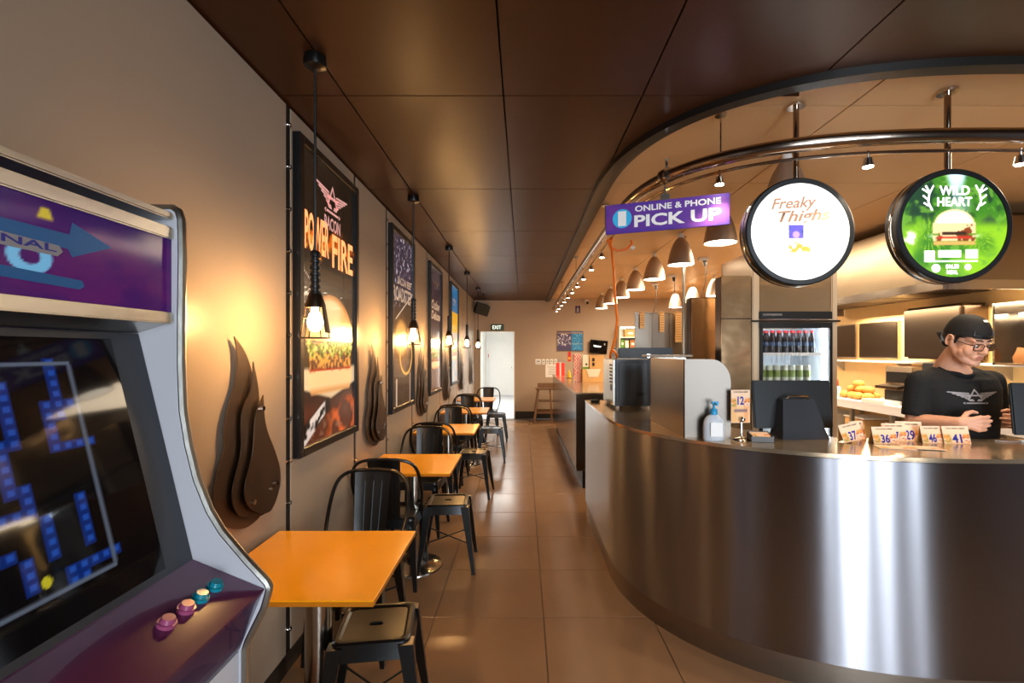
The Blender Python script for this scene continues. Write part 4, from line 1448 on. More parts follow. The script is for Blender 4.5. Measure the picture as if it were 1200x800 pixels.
def order_card(U, V):
    n = vnoise(U, V, 5, 61); n2 = vnoise(U, V, 12, 62)
    c = np.zeros((len(U), 3)) + np.array([246, 206, 170])
    m = sst(.62 - V, 0, .2) * sst(np.abs(U - .48), .16, .26)
    c = mixc(c, (240, 150, 60), m * sst(n, .4, .55))
    c = mixc(c, (120, 150, 70), m * sst(n2, .54, .62) * sst(.45 - U, 0, .05))
    c = mixc(c, (200, 80, 40), m * sst(n2, .55, .62) * sst(U, .6, .7))
    c = mixc(c, (250, 190, 130), sst(.14 - V, 0, .1) * .8)
    return c


def tent_card(num, loc, rz, label, w=0.13, h=0.085, roll=0.0):
    t = thing('number_card', label, 'table number', loc, rz, 'folded order number cards on the counter', rot=(0, roll, rz))
    tl = 0.26
    for s in (-1, 1):
        m = MB().box((0, 0, h / 2), (w, 0.0012, h))
        m.move(Matrix.Translation((0, s * math.sin(tl) * h, 0)) @ Matrix.Rotation(s * tl, 4, 'X'))
        m.build('front_leaf' if s < 0 else 'rear_leaf', 'card_white' if s < 0 else 'kraft', t)
    q = Matrix.Translation((0, -math.sin(tl) * h, 0)) @ Matrix.Rotation(-tl, 4, 'X')
    p = paint('card_print', w - 0.002, h - 0.002, 26, 18, order_card, 'print_matte', t, q @ Vector((0, -0.0010, h / 2)), (-tl, 0, 0))
    text(num, w * 0.36, h * 0.50, 'ink_blue', t, q @ Vector((0.0, -0.0016, h * 0.30)), (-tl, 0, 0), name='number', bold=0.03)
    text('YOUR ORDER NUMBER', w * 0.72, h * 0.075, 'ink_dark', t, q @ Vector((0, -0.0016, h * 0.86)), (-tl, 0, 0), name='caption', bold=0.02)
    return t


tent_card('37', (1.665, 2.455, CT + 0.012), 0.12, 'folded order card numbered 37, leaning at the left of the group', 0.115, 0.09, roll=-0.20)
tent_card('27', (1.915, 2.505, CT), -0.10, 'folded order card numbered 27, half hidden behind card 36', 0.115, 0.092)
tent_card('36', (1.815, 2.44, CT), 0.05, 'folded order card numbered 36, standing upright in the middle', 0.125, 0.085)
tent_card('29', (2.005, 2.52, CT), -0.2, 'folded order card mostly hidden behind card 46', 0.12, 0.10)
tent_card('46', (2.065, 2.455, CT), 0.0, 'folded order card numbered 46, beside card 41', 0.105, 0.086)
tent_card('41', (2.175, 2.44, CT), -0.03, 'folded order card numbered 41, at the right of the group', 0.13, 0.088)
tent_card('18', (1.74, 2.535, CT), 0.3, 'orange backed folded order card behind card 37', 0.10, 0.10)
for k, (x, y, r, lab) in enumerate(((1.78, 2.315, -0.35, 'order card lying flat at left, tucked under another flat card'), (1.90, 2.30, -0.25, 'order card lying flat uppermost, overlapping the one at its left'))):
    t = thing('flat_card', lab, 'card', (x, y, CT + 0.0005 + 0.0022 * k), r, 'order cards lying flat')
    MB().box((0, 0, 0.001), (0.15, 0.09, 0.0016)).build('leaf', 'card_white', t)
    o = paint('card_print', 0.148, 0.088, 20, 14, order_card, 'print_matte', t, (0, 0, 0.0021), (-PI / 2, 0, 0))

cs = thing('table_number_stand', 'chrome stand clipping an upright order card numbered 12', 'table number', (1.138, 2.52, CT), 0.12)
MB().lathe([(0.0, 0.018), (0.012, 0.016), (0.04, 0.006), (0.045, 0.0), (0.0, 0.0)], seg=28).build('base', 'chrome', cs)
MB().cyl((0, 0, 0.01), (0, 0, 0.10), 0.006, seg=12).build('stem', 'chrome', cs)
MB().ball((0, -0.006, 0.108), 0.016).build('clip', 'chrome', cs)
MB().box((-0.002, 0.006, 0.175), (0.105, 0.002, 0.172)).build('card', 'card_white', cs)
paint('card_print', 0.103, 0.170, 26, 40, lambda U, V: mixc(order_card(U, np.clip((V - .45) / .55, 0, 1)), (120, 96, 110), sst(.06 - np.abs(V - .37), 0, .03) * sst(.38 - np.abs(U - .5), 0, .05) * .8), 'print_matte', cs, (-0.002, 0.0046, 0.175))
text('12', 0.036, 0.044, 'ink_blue', cs, (-0.002, 0.0036, 0.205), name='number', bold=0.03)
text('YOUR ORDER NUMBER', 0.08, 0.007, 'ink_dark', cs, (-0.002, 0.0036, 0.250), name='caption', bold=0.02)

ct = thing('card_tray', 'small black tray holding printed cards beside the number 12 stand', 'tray', (1.225, 2.50, CT), -0.2)
m = MB().box((0, 0, 0.006), (0.105, 0.10, 0.010))
for c, s in (((0, -0.048, 0.015), (0.105, 0.005, 0.028)), ((0, 0.048, 0.022), (0.105, 0.005, 0.042)), ((-0.05, 0, 0.018), (0.005, 0.10, 0.034)), ((0.05, 0, 0.018), (0.005, 0.10, 0.034))):
    m.box(c, s)
m.build('tray', 'black_plastic', ct)
m = MB().box((0, 0, 0.028), (0.09, 0.085, 0.008), rot=(0.15, 0, 0)).build('card_pad', 'card_white', ct)
paint('card_print', 0.088, 0.083, 20, 14, order_card, 'print_matte', ct, (0, 0, 0.0335), (-PI / 2 + 0.15, 0, 0))


def pos_monitor(loc, rz, label):
    t = thing('pos_monitor', label, 'monitor', loc, rz, 'till monitors on the counter')
    tilt = -0.12
    m = MB().box((0, 0, 0), (0.435, 0.022, 0.262), bevel=0.006)
    m.box((0, -0.016, -0.02), (0.16, 0.02, 0.12), bevel=0.008)
    m.move(Matrix.Translation((0, 0.0, 0.172)) @ Matrix.Rotation(tilt, 4, 'X'))
    m.build('housing', 'black_plastic', t)
    MB().box((0, 0.0125, 0.0), (0.41, 0.002, 0.238)).move(Matrix.Translation((0, 0, 0.172)) @ Matrix.Rotation(tilt, 4, 'X')).build('screen', 'phone_screen', t)
    MB().loft([[(-0.125, -0.13, 0.0), (0.125, -0.13, 0.0), (0.125, 0.0, 0.0), (-0.125, 0.0, 0.0)],
               [(-0.118, -0.12, 0.03), (0.118, -0.12, 0.03), (0.118, 0.0, 0.03), (-0.118, 0.0, 0.03)],
               [(-0.085, -0.062, 0.205), (0.085, -0.062, 0.205), (0.085, -0.02, 0.205), (-0.085, -0.02, 0.205)]]).build('stand', 'charcoal', t, smooth=20)
    MB().tube([(-0.06, -0.05, 0.205), (-0.05, -0.058, 0.222), (0.05, -0.058, 0.222), (0.06, -0.05, 0.205)], 0.006, 8).build('handle', 'chrome', t)
    return t


pos_monitor((1.478, 2.66, CT), 0.03, 'back of the till monitor standing before the drinks fridge')
pos_monitor((2.68, 2.40, CT), -0.22, 'till monitor in front of the man at right edge')
cb_ = thing('charging_cable', 'pale cable with small plugs lying beside the right till monitor', 'cable', (2.50, 2.46, CT))
MB().tube([(-0.08, 0.02, 0.004), (-0.03, -0.01, 0.004), (0.03, 0.0, 0.004)], 0.0028, 6).build('lead', 'ink_grey', cb_)
MB().box((0.045, 0.0, 0.006), (0.03, 0.014, 0.010), bevel=0.002).box((0.105, 0.005, 0.005), (0.05, 0.016, 0.009), bevel=0.002).build('plug', 'white_plastic', cb_)

# ================================================================== drinks fridge
FX0, FX1, FY = 1.946, 2.668, 4.10
fr = thing('drinks_fridge', 'tall glass door drinks fridge full of bottles and cans', 'fridge', ((FX0 + FX1) / 2, FY, 0))
fw = FX1 - FX0
m = MB()
m.box((-fw / 2 + 0.03, 0.32, 1.20), (0.06, 0.64, 2.40), bevel=0.008)
m.box((fw / 2 - 0.025, 0.32, 1.20), (0.05, 0.64, 2.40), bevel=0.008)
m.box((0, 0.63, 1.20), (fw, 0.02, 2.40))
m.box((0, 0.32, 0.12), (fw - 0.1, 0.62, 0.24))
m.build('cabinet', 'fridge_trim', fr)
MB().box((0, 0.02, 2.14), (fw - 0.12, 0.03, 0.52), bevel=0.003).build('top_panel', 'steel_wavy', fr)
MB().box((0, 0.0, 1.848), (fw - 0.11, 0.03, 0.065), bevel=0.003).build('header', 'black_plastic', fr)
text('conveyance', 0.16, 0.022, 'ink_grey', fr, (-0.20, -0.0165, 1.85), bold=0.02)
m = MB().cyl((-fw / 2 - 0.012, -0.01, 1.80), (fw / 2 + 0.012, -0.01, 1.80), 0.008, seg=10)
m.build('hinge_rail', 'black_plastic', fr)
m = MB()
for c, s in (((0, 0.0, 1.765), (fw - 0.11, 0.03, 0.05)), ((-fw / 2 + 0.07, 0.0, 1.0), (0.022, 0.03, 1.5)), ((fw / 2 - 0.065, 0.0, 1.0), (0.022, 0.03, 1.5)), ((0, 0, 0.26), (fw - 0.11, 0.03, 0.04))):
    m.box(c, s)
dr = m.build('door', 'black_plastic', fr)
MB().box((0, 0.0, 1.01), (fw - 0.16, 0.005, 1.46)).build('pane', 'glass', dr)
m = MB()
m.box((0, 0.61, 1.0), (fw - 0.13, 0.012, 1.52)).box((-fw / 2 + 0.066, 0.33, 1.0), (0.008, 0.56, 1.52)).box((fw / 2 - 0.056, 0.33, 1.0), (0.008, 0.56, 1.52))
m.box((0, 0.33, 1.785), (fw - 0.13, 0.56, 0.012))
m.build('liner', 'fridge_inside', fr)
MB().cyl((fw / 2 - 0.085, 0.06, 0.4), (fw / 2 - 0.085, 0.06, 1.74), 0.018, seg=12).cyl((-fw / 2 + 0.13, 0.05, 1.768), (fw / 2 - 0.12, 0.05, 1.768), 0.010, seg=12).build('light_strip', 'fridge_light', fr)
for z in (1.512, 1.272, 1.03, 0.75, 0.47):
    m = MB()
    m.box((0, 0.31, z), (fw - 0.15, 0.50, 0.008))
    m.box((0, 0.055, z + 0.008), (fw - 0.15, 0.006, 0.026))
    m.build('shelf', 'white_plastic', fr)
bt0 = cn0 = None
NTH = ['first', 'second', 'third', 'fourth', 'fifth', 'sixth', 'seventh', 'eighth', 'ninth']
fx = (FX0 + FX1) / 2
for row in range(2):
    for k in range(9):
        x = fx - 0.263 + k * 0.058; y = FY + 0.105 + row * 0.075; z = 1.516
        lab = ('red capped cola bottle, %s from left, front row of top fridge shelf' % NTH[k]) if row == 0 else 'dark cola bottle with red cap in the hidden second row of the top fridge shelf'
        if bt0 is None:
            bt0 = t = thing('drink_bottle', lab, 'bottle', (x, y, z), 0, 'cola bottles in the %s row of the top fridge shelf' % ['front', 'second'][row])
            MB().lathe([(0.0, 0.0), (0.024, 0.0), (0.027, 0.006), (0.027, 0.05), (0.024, 0.07), (0.027, 0.10), (0.025, 0.13), (0.014, 0.165), (0.011, 0.18), (0.011, 0.19), (0.0, 0.19)], seg=14).build('body', 'cola', t)
            MB().cyl((0, 0, 0.188), (0, 0, 0.208), 0.0135, seg=12).build('cap', 'cap_red', t)
            MB().cyl((0, 0, 0.075), (0, 0, 0.108), 0.0272, seg=14, caps=False).build('label_sticker', 'bottle_label', t)
        else:
            dup(bt0, (x, y, z), 0, lab, 'cola bottles in the %s row of the top fridge shelf' % ['front', 'second'][row])
for k in range(7):
    x = fx - 0.232 + k * 0.0655; y = FY + 0.11; z = 1.276
    lab = 'tall pale drink can with olive band, %s from the left on the second fridge shelf' % NTH[k]
    if cn0 is None:
        cn0 = t = thing('drink_can', lab, 'can', (x, y, z), 0, 'tall cans on the second fridge shelf')
        MB().lathe([(0.0, 0.0), (0.024, 0.0), (0.029, 0.006), (0.029, 0.135), (0.025, 0.147), (0.023, 0.146), (0.0, 0.144)], seg=16).build('body', 'can_green', t)
        MB().cyl((0, 0, 0.045), (0, 0, 0.105), 0.0294, seg=16, caps=False).build('label_sticker', 'can_band', t)
        MB().box((0, -0.010, 0.147), (0.012, 0.018, 0.002)).build('tab', 'chrome', t)
    else:
        dup(cn0, (x, y, z), 0, lab)
wbt = thing('milk_bottle', 'white bottle with black cap at the left of the second fridge shelf', 'bottle', (fx - 0.272, FY + 0.09, 1.276))
MB().lathe([(0.0, 0.0), (0.024, 0.0), (0.026, 0.008), (0.026, 0.085), (0.018, 0.105), (0.0, 0.105)], seg=16).build('body', 'white_plastic', wbt)
MB().cyl((0, 0, 0.103), (0, 0, 0.13), 0.019, seg=14).build('cap', 'black_plastic', wbt)
for k in range(9):
    dup(bt0, (fx - 0.263 + k * 0.058, FY + 0.105, 1.034), 0, 'dark bottle on the fridge shelf mostly hidden behind the till monitor', 'bottles on the lower fridge shelf')

# ================================================================== steel partitions and kitchen
tc = thing('steel_cabinet', 'tall wavy stainless cabinet directly left of the drinks fridge', 'cabinet', (1.81, 4.12, 0))
MB().box((0, 0.06, 1.09), (0.255, 0.12, 2.18), bevel=0.004).build('body', 'steel_dark', tc)
MB().box((0.0, -0.008, 2.005), (0.252, 0.016, 0.36), bevel=0.003).build('upper_door', 'steel_wavy', tc)
MB().box((0.0, -0.008, 1.44), (0.252, 0.016, 0.75), bevel=0.003).build('middle_door', 'steel_wavy', tc)
MB().box((0.0, -0.008, 0.55), (0.252, 0.016, 1.0), bevel=0.003).build('lower_door', 'steel_wavy', tc)
te = thing('steel_locker', 'wide wavy stainless cabinet set back behind the thin pole', 'cabinet', (2.03, 5.0, 0))
MB().box((0, 0.07, 1.05), (0.60, 0.14, 2.10), bevel=0.004).build('body', 'steel_dark', te)
MB().box((0, -0.01, 1.06), (0.59, 0.02, 2.06), bevel=0.003).build('door', 'steel_wavy', te)
pt = thing('steel_partition', 'low stainless panelled partition with hanging dockets behind the microwave', 'partition', (1.645, 5.80, 0))
for k in range(3):
    MB().box((-0.205 + 0.205 * k, 0, 1.0), (0.2, 0.03, 1.99), bevel=0.003).build('panel', 'steel_dull', pt)
MB().box((0, 0, 2.0), (0.62, 0.05, 0.02), bevel=0.003).build('top_rail', 'steel', pt)
d0 = None
for k, (px, y0, y1) in enumerate(((752.5, 368, 387), (775.5, 361, 384), (795, 345, 380))):
    Z = 5.74
    x = (px - 613) * Z / 566.7; z1 = 2.0; h = (y1 - y0) * Z / 566.7
    lab = 'tan paper docket strip hanging on the steel partition, ' + ['left one', 'middle one', 'right and longest one'][k]
    t = thing('docket_strip', lab, 'docket', (x, Z, z1), 0, 'docket strips on the partition')
    MB().box((0, 0, -h / 2 + 0.01), (0.055 + 0.02 * (k == 2), 0.004, h)).build('strip', 'kraft', t)
    m = MB()
    for q in range(int(h / 0.028)):
        m.box((0, -0.003, -q * 0.028), (0.05 + 0.02 * (k == 2), 0.002, 0.007))
    m.build('fold', 'kraft_dark', t)

ov = thing('bench_oven', 'black bench oven on a steel stand behind the microwave', 'oven', (1.21, 4.98, 0))
MB().box((0, 0, 1.42), (0.54, 0.42, 0.32), bevel=0.01).build('case', 'black_plastic', ov)
MB().box((0, 0, 1.235), (0.56, 0.44, 0.03), bevel=0.004).build('stand_top', 'steel', ov)
for sx in (-1, 1):
    for sy in (-1, 1):
        MB().box((sx * 0.25, sy * 0.19, 0.61), (0.035, 0.035, 1.22)).build('leg', 'steel', ov)
MB().cyl((0.02, -0.21, 1.50), (0.02, -0.235, 1.50), 0.022, seg=14).build('knob', 'chrome', ov)

hd = thing('cooking_hood', 'big stainless extraction hood over the kitchen bench', 'hood', (4.02, 5.45, 2.05))
m = MB()
HX0, HX1, HY0, HY1, HZ0, HZ1 = 3.40, 4.63, 3.90, 7.0, 2.05, 2.66
for c, s in ((((HX0 + 0.01), (HY0 + HY1) / 2, (HZ0 + HZ1) / 2), (0.02, HY1 - HY0, HZ1 - HZ0)), (((HX0 + HX1) / 2, HY0 + 0.01, (HZ0 + HZ1) / 2), (HX1 - HX0, 0.02, HZ1 - HZ0)),
             (((HX0 + HX1) / 2, HY1 - 0.01, (HZ0 + HZ1) / 2), (HX1 - HX0, 0.02, HZ1 - HZ0)), (((HX0 + HX1) / 2, (HY0 + HY1) / 2, HZ1 - 0.01), (HX1 - HX0, HY1 - HY0, 0.02))):
    m.box(c, s)
m.build('canopy', 'steel_hood', hd, world=True)
m = MB()
m.box((HX0 - 0.012, (HY0 + HY1) / 2, HZ0 + 0.03), (0.03, HY1 - HY0 + 0.04, 0.075), bevel=0.004)
m.box(((HX0 + HX1) / 2, HY0 - 0.012, HZ0 + 0.03), (HX1 - HX0, 0.03, 0.075), bevel=0.004)
m.build('lip', 'steel', hd, world=True)
m = MB()
for k in range(6):
    m.box(((HX0 + HX1) / 2, HY0 + 0.3 + k * 0.5, HZ0 + 0.10), (HX1 - HX0 - 0.06, 0.46, 0.02))
m.build('filter', 'steel_dark', hd, world=True)

bn_ = thing('kitchen_bench', 'long pale steel kitchen bench with open shelves along the side wall', 'bench', (4.32, 5.6, 0))
MB().box((4.32, 5.6, 0.935), (0.64, 4.6, 0.03), bevel=0.004).build('worktop', 'white_laminate', bn_, world=True)
MB().box((4.34, 5.6, 0.45), (0.56, 4.5, 0.02)).build('shelf', 'white_laminate', bn_, world=True)
for k in range(8):
    y = 3.35 + k * 0.643
    MB().box((4.03, y, 0.46), (0.04, 0.04, 0.92)).build('leg', 'alu', bn_, world=True)
    MB().box((4.6, y, 0.46), (0.04, 0.04, 0.92)).build('leg', 'alu', bn_, world=True)
MB().box((4.012, 5.6, 0.885), (0.02, 4.56, 0.07)).build('apron', 'white_laminate', bn_, world=True)
for k in range(4):
    t = thing('storage_tub', 'pale storage tub on the bench shelf, ' + ['nearest the camera', 'second along', 'third along', 'farthest'][k], 'tub', (4.28, 4.6 + k * 0.7, 0.46), 0, 'tubs under the kitchen bench')
    MB().box((0, 0, 0.13), (0.36, 0.34, 0.26), bevel=0.015).build('tub', ['white_plastic', 'steel_dark', 'kraft', 'white_plastic'][k], t)
    MB().box((0, 0, 0.27), (0.38, 0.36, 0.02), bevel=0.006).build('lid', 'white_plastic', t)

for k, (y0, y1) in enumerate(((6.70, 7.25), (5.95, 6.64))):
    t = thing('dark_wall_panel', 'dark glossy panel on the kitchen wall, ' + ['narrower one beside the fridge', 'wider one in the middle'][k], 'panel', (XR, (y0 + y1) / 2, 1.45), 0, 'dark panels on the kitchen wall')
    MB().box((-0.02, 0, 0.24), (0.04, y1 - y0, 0.47), bevel=0.004).build('frame', 'steel', t)
    MB().box((-0.038, 0, 0.24), (0.012, y1 - y0 - 0.03, 0.44), bevel=0.002).build('face', 'steel_dark', t)
sfl = thing('wall_shelf', 'thin white steel shelf below the dark wall panels', 'shelf', (XR, 5.8, 1.40))
MB().box((-0.11, 0, 0.015), (0.22, 2.9, 0.025), bevel=0.003).build('shelf_plate', 'white_laminate', sfl)
for y in (-1.2, 0, 1.2):
    MB().prism([(0, 0), (-0.18, 0), (0, -0.14)], lambda a, b, d: (a, d, b), y - 0.01, y + 0.01).build('bracket', 'alu', sfl)
dk = thing('wall_cupboard', 'dark brown steel wall cupboard behind the man', 'cupboard', (4.5, 5.17, 1.46))
MB().box((0, 0, 0.285), (0.29, 0.74, 0.57), bevel=0.03).build('body', 'steel_dark', dk)
MB().box((-0.148, 0.0, 0.285), (0.008, 0.70, 0.53), bevel=0.003).build('door', 'steel_dark', dk)
nb = thing('lit_cabinet', 'open stainless wall cabinet with bright inside at right edge', 'cabinet', (4.48, 4.16, 1.46))
m = MB()
m.box((0, 0.27, 0.24), (0.34, 0.02, 0.56)).box((0, -0.27, 0.24), (0.34, 0.02, 0.56)).box((0, 0, -0.03), (0.34, 0.56, 0.02)).box((0, 0, 0.47), (0.34, 0.56, 0.10), bevel=0.01).box((0.16, 0, 0.22), (0.02, 0.54, 0.5))
m.build('body', 'steel', nb)
MB().cyl((0.0, -0.2, 0.41), (0.0, 0.2, 0.41), 0.012, seg=10).build('light_strip', 'lamp_diffuser', nb)  # unseen glowing tube added to brighten the inside
bg_ = thing('paper_bag', 'brown paper bag standing in the lit cabinet', 'bag', (4.42, 4.24, 1.441))
m = MB().loft([[(-0.05, -0.07, 0), (0.05, -0.07, 0), (0.05, 0.07, 0), (-0.05, 0.07, 0)], [(-0.055, -0.075, 0.05), (0.055, -0.075, 0.05), (0.055, 0.075, 0.05), (-0.055, 0.075, 0.05)], [(-0.03, -0.07, 0.10), (0.03, -0.07, 0.10), (0.03, 0.07, 0.10), (-0.03, 0.07, 0.10)], [(-0.01, -0.075, 0.125), (0.01, -0.075, 0.14), (0.01, 0.075, 0.125), (-0.01, 0.075, 0.14)]])
m.build('bag', 'kraft_dark', bg_)

# things on the bench
BT = 0.951
rg = 'bread rolls heaped on the kitchen bench'
rl0 = None
for k, (x, y, z) in enumerate(((4.16, 6.25, 0), (4.18, 6.12, 0), (4.15, 5.99, 0), (4.18, 5.86, 0), (4.29, 6.2, 0), (4.30, 6.06, 0), (4.30, 5.92, 0), (4.22, 6.18, .075), (4.23, 6.05, .075), (4.23, 5.92, .075), (4.23, 6.1, .14))):
    lab = 'golden bread roll ' + ['front row of the heap, nearest the fridge', 'front row of the heap, second from the fridge', 'front row of the heap, third from the fridge', 'front row of the heap, nearest the toaster', 'back row of the heap, nearest the fridge', 'back row of the heap, in the middle', 'back row of the heap, nearest the toaster', 'middle layer of the heap, nearest the fridge', 'middle layer of the heap, centre', 'middle layer of the heap, nearest the toaster', 'topmost of the heap'][k]
    if rl0 is None:
        m = MB().ball((0, 0, 0.045), (0.062, 0.07, 0.045), 16, 10)
        rl0 = tag(m.build('bread_roll', 'bread'), lab, 'bread roll', rg); rl0.location = (x, y, BT + z)
    else:
        o = rl0.copy(); C.objects.link(o); o['label'] = lab; o.location = (x, y, BT + z); o.rotation_euler = (0, 0, random.random() * 3)
sq = thing('sauce_bottle', 'clear sauce bottle with thin spout beside the bread rolls', 'bottle', (4.10, 6.30, BT))
MB().lathe([(0, 0), (0.032, 0), (0.034, 0.01), (0.034, 0.12), (0.025, 0.14), (0, 0.142)], seg=16).build('body', 'card_white', sq)
MB().cyl((0, 0, 0.14), (0, 0, 0.23), 0.014, 0.004, 12).build('spout', 'red', sq)
to = thing('conveyor_toaster', 'steel conveyor toaster with dark mouth on the bench', 'toaster', (4.38, 5.48, BT))
MB().box((0.04, 0, 0.24), (0.34, 0.40, 0.36), bevel=0.01).build('case', 'steel_top', to)
MB().box((-0.14, 0, 0.30), (0.02, 0.30, 0.12)).build('mouth', 'black_plastic', to)
MB().box((-0.17, 0, 0.20), (0.20, 0.34, 0.03), rot=(0, -0.15, 0)).build('slide_tray', 'steel_dark', to)
MB().box((-0.06, 0, 0.09), (0.18, 0.36, 0.12)).build('lower_mouth', 'black_plastic', to)
for sx in (-1, 1):
    for sy in (-1, 1):
        MB().cyl((0.02 + sx * 0.12, sy * 0.16, 0), (0.02 + sx * 0.12, sy * 0.16, 0.06), 0.015, seg=8).build('foot', 'black_plastic', to)
ty = thing('white_tray', 'shallow white tray at the front of the bench below the toaster', 'tray', (4.10, 5.55, BT))
m = MB().box((0, 0, 0.006), (0.18, 0.36, 0.01))
for c, s in (((0, -0.178, 0.02), (0.18, 0.006, 0.036)), ((0, 0.178, 0.02), (0.18, 0.006, 0.036)), ((-0.088, 0, 0.02), (0.006, 0.36, 0.036)), ((0.088, 0, 0.02), (0.006, 0.36, 0.036))):
    m.box(c, s)
m.build('tray', 'white_plastic', ty)
cf = thing('black_dispenser', 'tall black dispenser beside the toaster behind the man', 'dispenser', (4.3, 5.02, BT))
MB().box((0, 0, 0.17), (0.24, 0.20, 0.34), bevel=0.01).build('case', 'black_plastic', cf)
MB().box((-0.06, 0, 0.40), (0.08, 0.16, 0.14), bevel=0.01).build('hopper', 'charcoal', cf)
MB().cyl((-0.122, 0, 0.2), (-0.14, 0, 0.2), 0.025, seg=12).build('knob', 'chrome', cf)

# ================================================================== back of the room
ex = thing('exit_sign', 'small green EXIT sign above the doorway', 'sign', (-0.59, YB, 2.10))
MB().box((0, -0.025, 0), (0.30, 0.05, 0.145), bevel=0.004).build('case', 'exit_green', ex)
text('EXIT', 0.20, 0.085, 'exit_letter', ex, (-0.01, -0.0505, 0), bold=0.02)
sk = thing('wall_speaker', 'black box loudspeaker tilted on the wall above the doorway', 'speaker', (-0.93, YB - 0.22, 2.50), rot=(0.25, 0.25, 0.35))
MB().box((0, 0, 0), (0.30, 0.24, 0.24), bevel=0.012).build('case', 'black_plastic', sk)
MB().box((0, -0.122, 0), (0.27, 0.008, 0.21), bevel=0.003).build('grille', 'black_metal', sk)
MB().cyl((0, 0.11, 0.02), (0.02, 0.24, -0.02), 0.015, seg=10).build('bracket', 'black_metal', sk)
sm_ = tag(MB().lathe([(0, -0.045), (0.03, -0.045), (0.05, -0.03), (0.055, 0.0)], seg=20).build('smoke_detector', 'black_metal'), 'dark round detector on the dark ceiling near the back wall', 'detector')
sm_.location = (-0.78, 9.9, CEIL)


def menu(U, V):
    n = vnoise(U * 2, V, 14, 71)
    c = np.zeros((len(U), 3)) + np.array([70, 60, 100])
    c = mixc(c, (30, 120, 180), sst(U, .54, .56))
    c = mixc(c, (210, 205, 215), sst(n, .55, .62) * sst(.9 - V, 0, .02) * sst(V, .2, .3) * sst(.53 - U, 0, .02))
    c = mixc(c, (90, 170, 210), sst(n, .58, .64) * sst(U, .56, .6))
    c = mixc(c, (150, 160, 170), sst(.03 - np.abs(V - .36), 0, .02) * .8)
    c = mixc(c, (150, 120, 110), sst(V, .88, .9) * sst(.97 - V, 0, .01))
    return c


mb_ = thing('notice_board', 'blue and purple printed notice on the back wall', 'poster', (1.08, YB, 1.785))
MB().box((0, -0.012, 0), (0.60, 0.024, 0.46), bevel=0.004).build('frame', 'steel_dark', mb_)
paint('print', 0.575, 0.435, 60, 44, menu, 'print_matte', mb_, (0, -0.0245, 0))
sg_ = thing('restroom_sign', 'small purple pictogram sign high on the back wall', 'sign', (1.256, YB, 2.51))
MB().box((0, -0.006, 0), (0.11, 0.012, 0.165)).build('plate', 'deep_purple', sg_)
m = MB().cyl((0, -0.012, 0.045), (0, -0.013, 0.045), 0.016, seg=14).box((0, -0.0125, -0.01), (0.05, 0.001, 0.07)).box((0, -0.0125, -0.062), (0.07, 0.001, 0.014))
m.build('figure_symbol', 'ink_grey', sg_)
cm = thing('security_camera', 'white security camera on the back wall near the ceiling', 'camera', (1.46, YB - 0.02, 2.68))
MB().box((0, 0, 0.02), (0.08, 0.04, 0.08), bevel=0.006).build('mount', 'white_plastic', cm)
MB().cyl((0, 0.0, 0.0), (0, -0.13, -0.03), 0.038, seg=18).build('housing', 'white_plastic', cm)
MB().cyl((0, -0.129, -0.0298), (0, -0.136, -0.0315), 0.033, seg=18).build('lens_cover', 'black_gloss', cm)
for k, (x0, x1) in enumerate(((627.5, 634), (635.3, 638.7), (640, 643.4), (644.8, 648.2), (649.5, 652.6), (654, 656.6), (658, 663.6))):
    s = 11.1 / 566.7
    cx = ((x0 + x1) / 2 - 613) * s; w = (x1 - x0) * s
    lab = 'small white framed certificate on the back wall, ' + ['leftmost and widest', 'second from left', 'third from left', 'fourth from left', 'fifth from left', 'sixth from left, greyer', 'rightmost, beige'][k]
    t = thing('certificate', lab, 'certificate', (cx, YB, 1.31), 0, 'certificates in a row on the back wall')
    MB().box((0, -0.004, 0), (w, 0.008, 0.125)).build('plate', 'white_plastic' if k < 5 else 'ink_grey' if k == 5 else 'back_paint', t)
    MB().box((0, -0.009, 0.01), (w * 0.6, 0.003, 0.03)).box((0, -0.009, -0.035), (w * 0.7, 0.003, 0.008)).build('print_block', 'ink_grey', t)
t = thing('paper_notice', 'white paper notice on the back wall below the certificates', 'notice', (0.665, YB, 1.10))
MB().box((0, -0.002, 0), (0.30, 0.004, 0.29)).build('sheet', 'ink_white', t)
m = MB()
for q in range(7):
    m.box((0.01 * (q % 3) - 0.01, -0.0045, 0.10 - 0.03 * q), (0.2 - 0.02 * (q % 4), 0.001, 0.008))
m.build('print_line', 'ink_grey', t)
t = thing('red_notice', 'narrow red and orange notice on the back wall beside the certificates', 'notice', (1.065, YB, 1.43))
MB().box((0, -0.003, 0), (0.07, 0.006, 0.22)).build('sheet', 'red', t)
MB().box((0, -0.007, -0.04), (0.05, 0.002, 0.05)).build('print_block', 'yellow', t)
mo = thing('wall_monitor', 'small black order screen tilted on the back wall', 'monitor', (1.72, YB - 0.10, 1.65), rot=(0.1, 0.09, -0.1))
MB().box((0, 0, 0), (0.40, 0.04, 0.31), bevel=0.006).build('case', 'black_plastic', mo)
MB().box((0, -0.021, 0), (0.37, 0.004, 0.28)).build('screen', 'black_gloss', mo)
text('Window', 0.17, 0.045, 'ink_glow', mo, (-0.03, -0.0235, 0.015), bold=0.02)
MB().box((0.13, -0.0235, 0.07), (0.03, 0.001, 0.05)).build('icon', 'ink_grey', mo)
MB().cyl((0, 0.02, 0), (0, 0.09, 0), 0.03, seg=12).build('bracket', 'black_metal', mo)

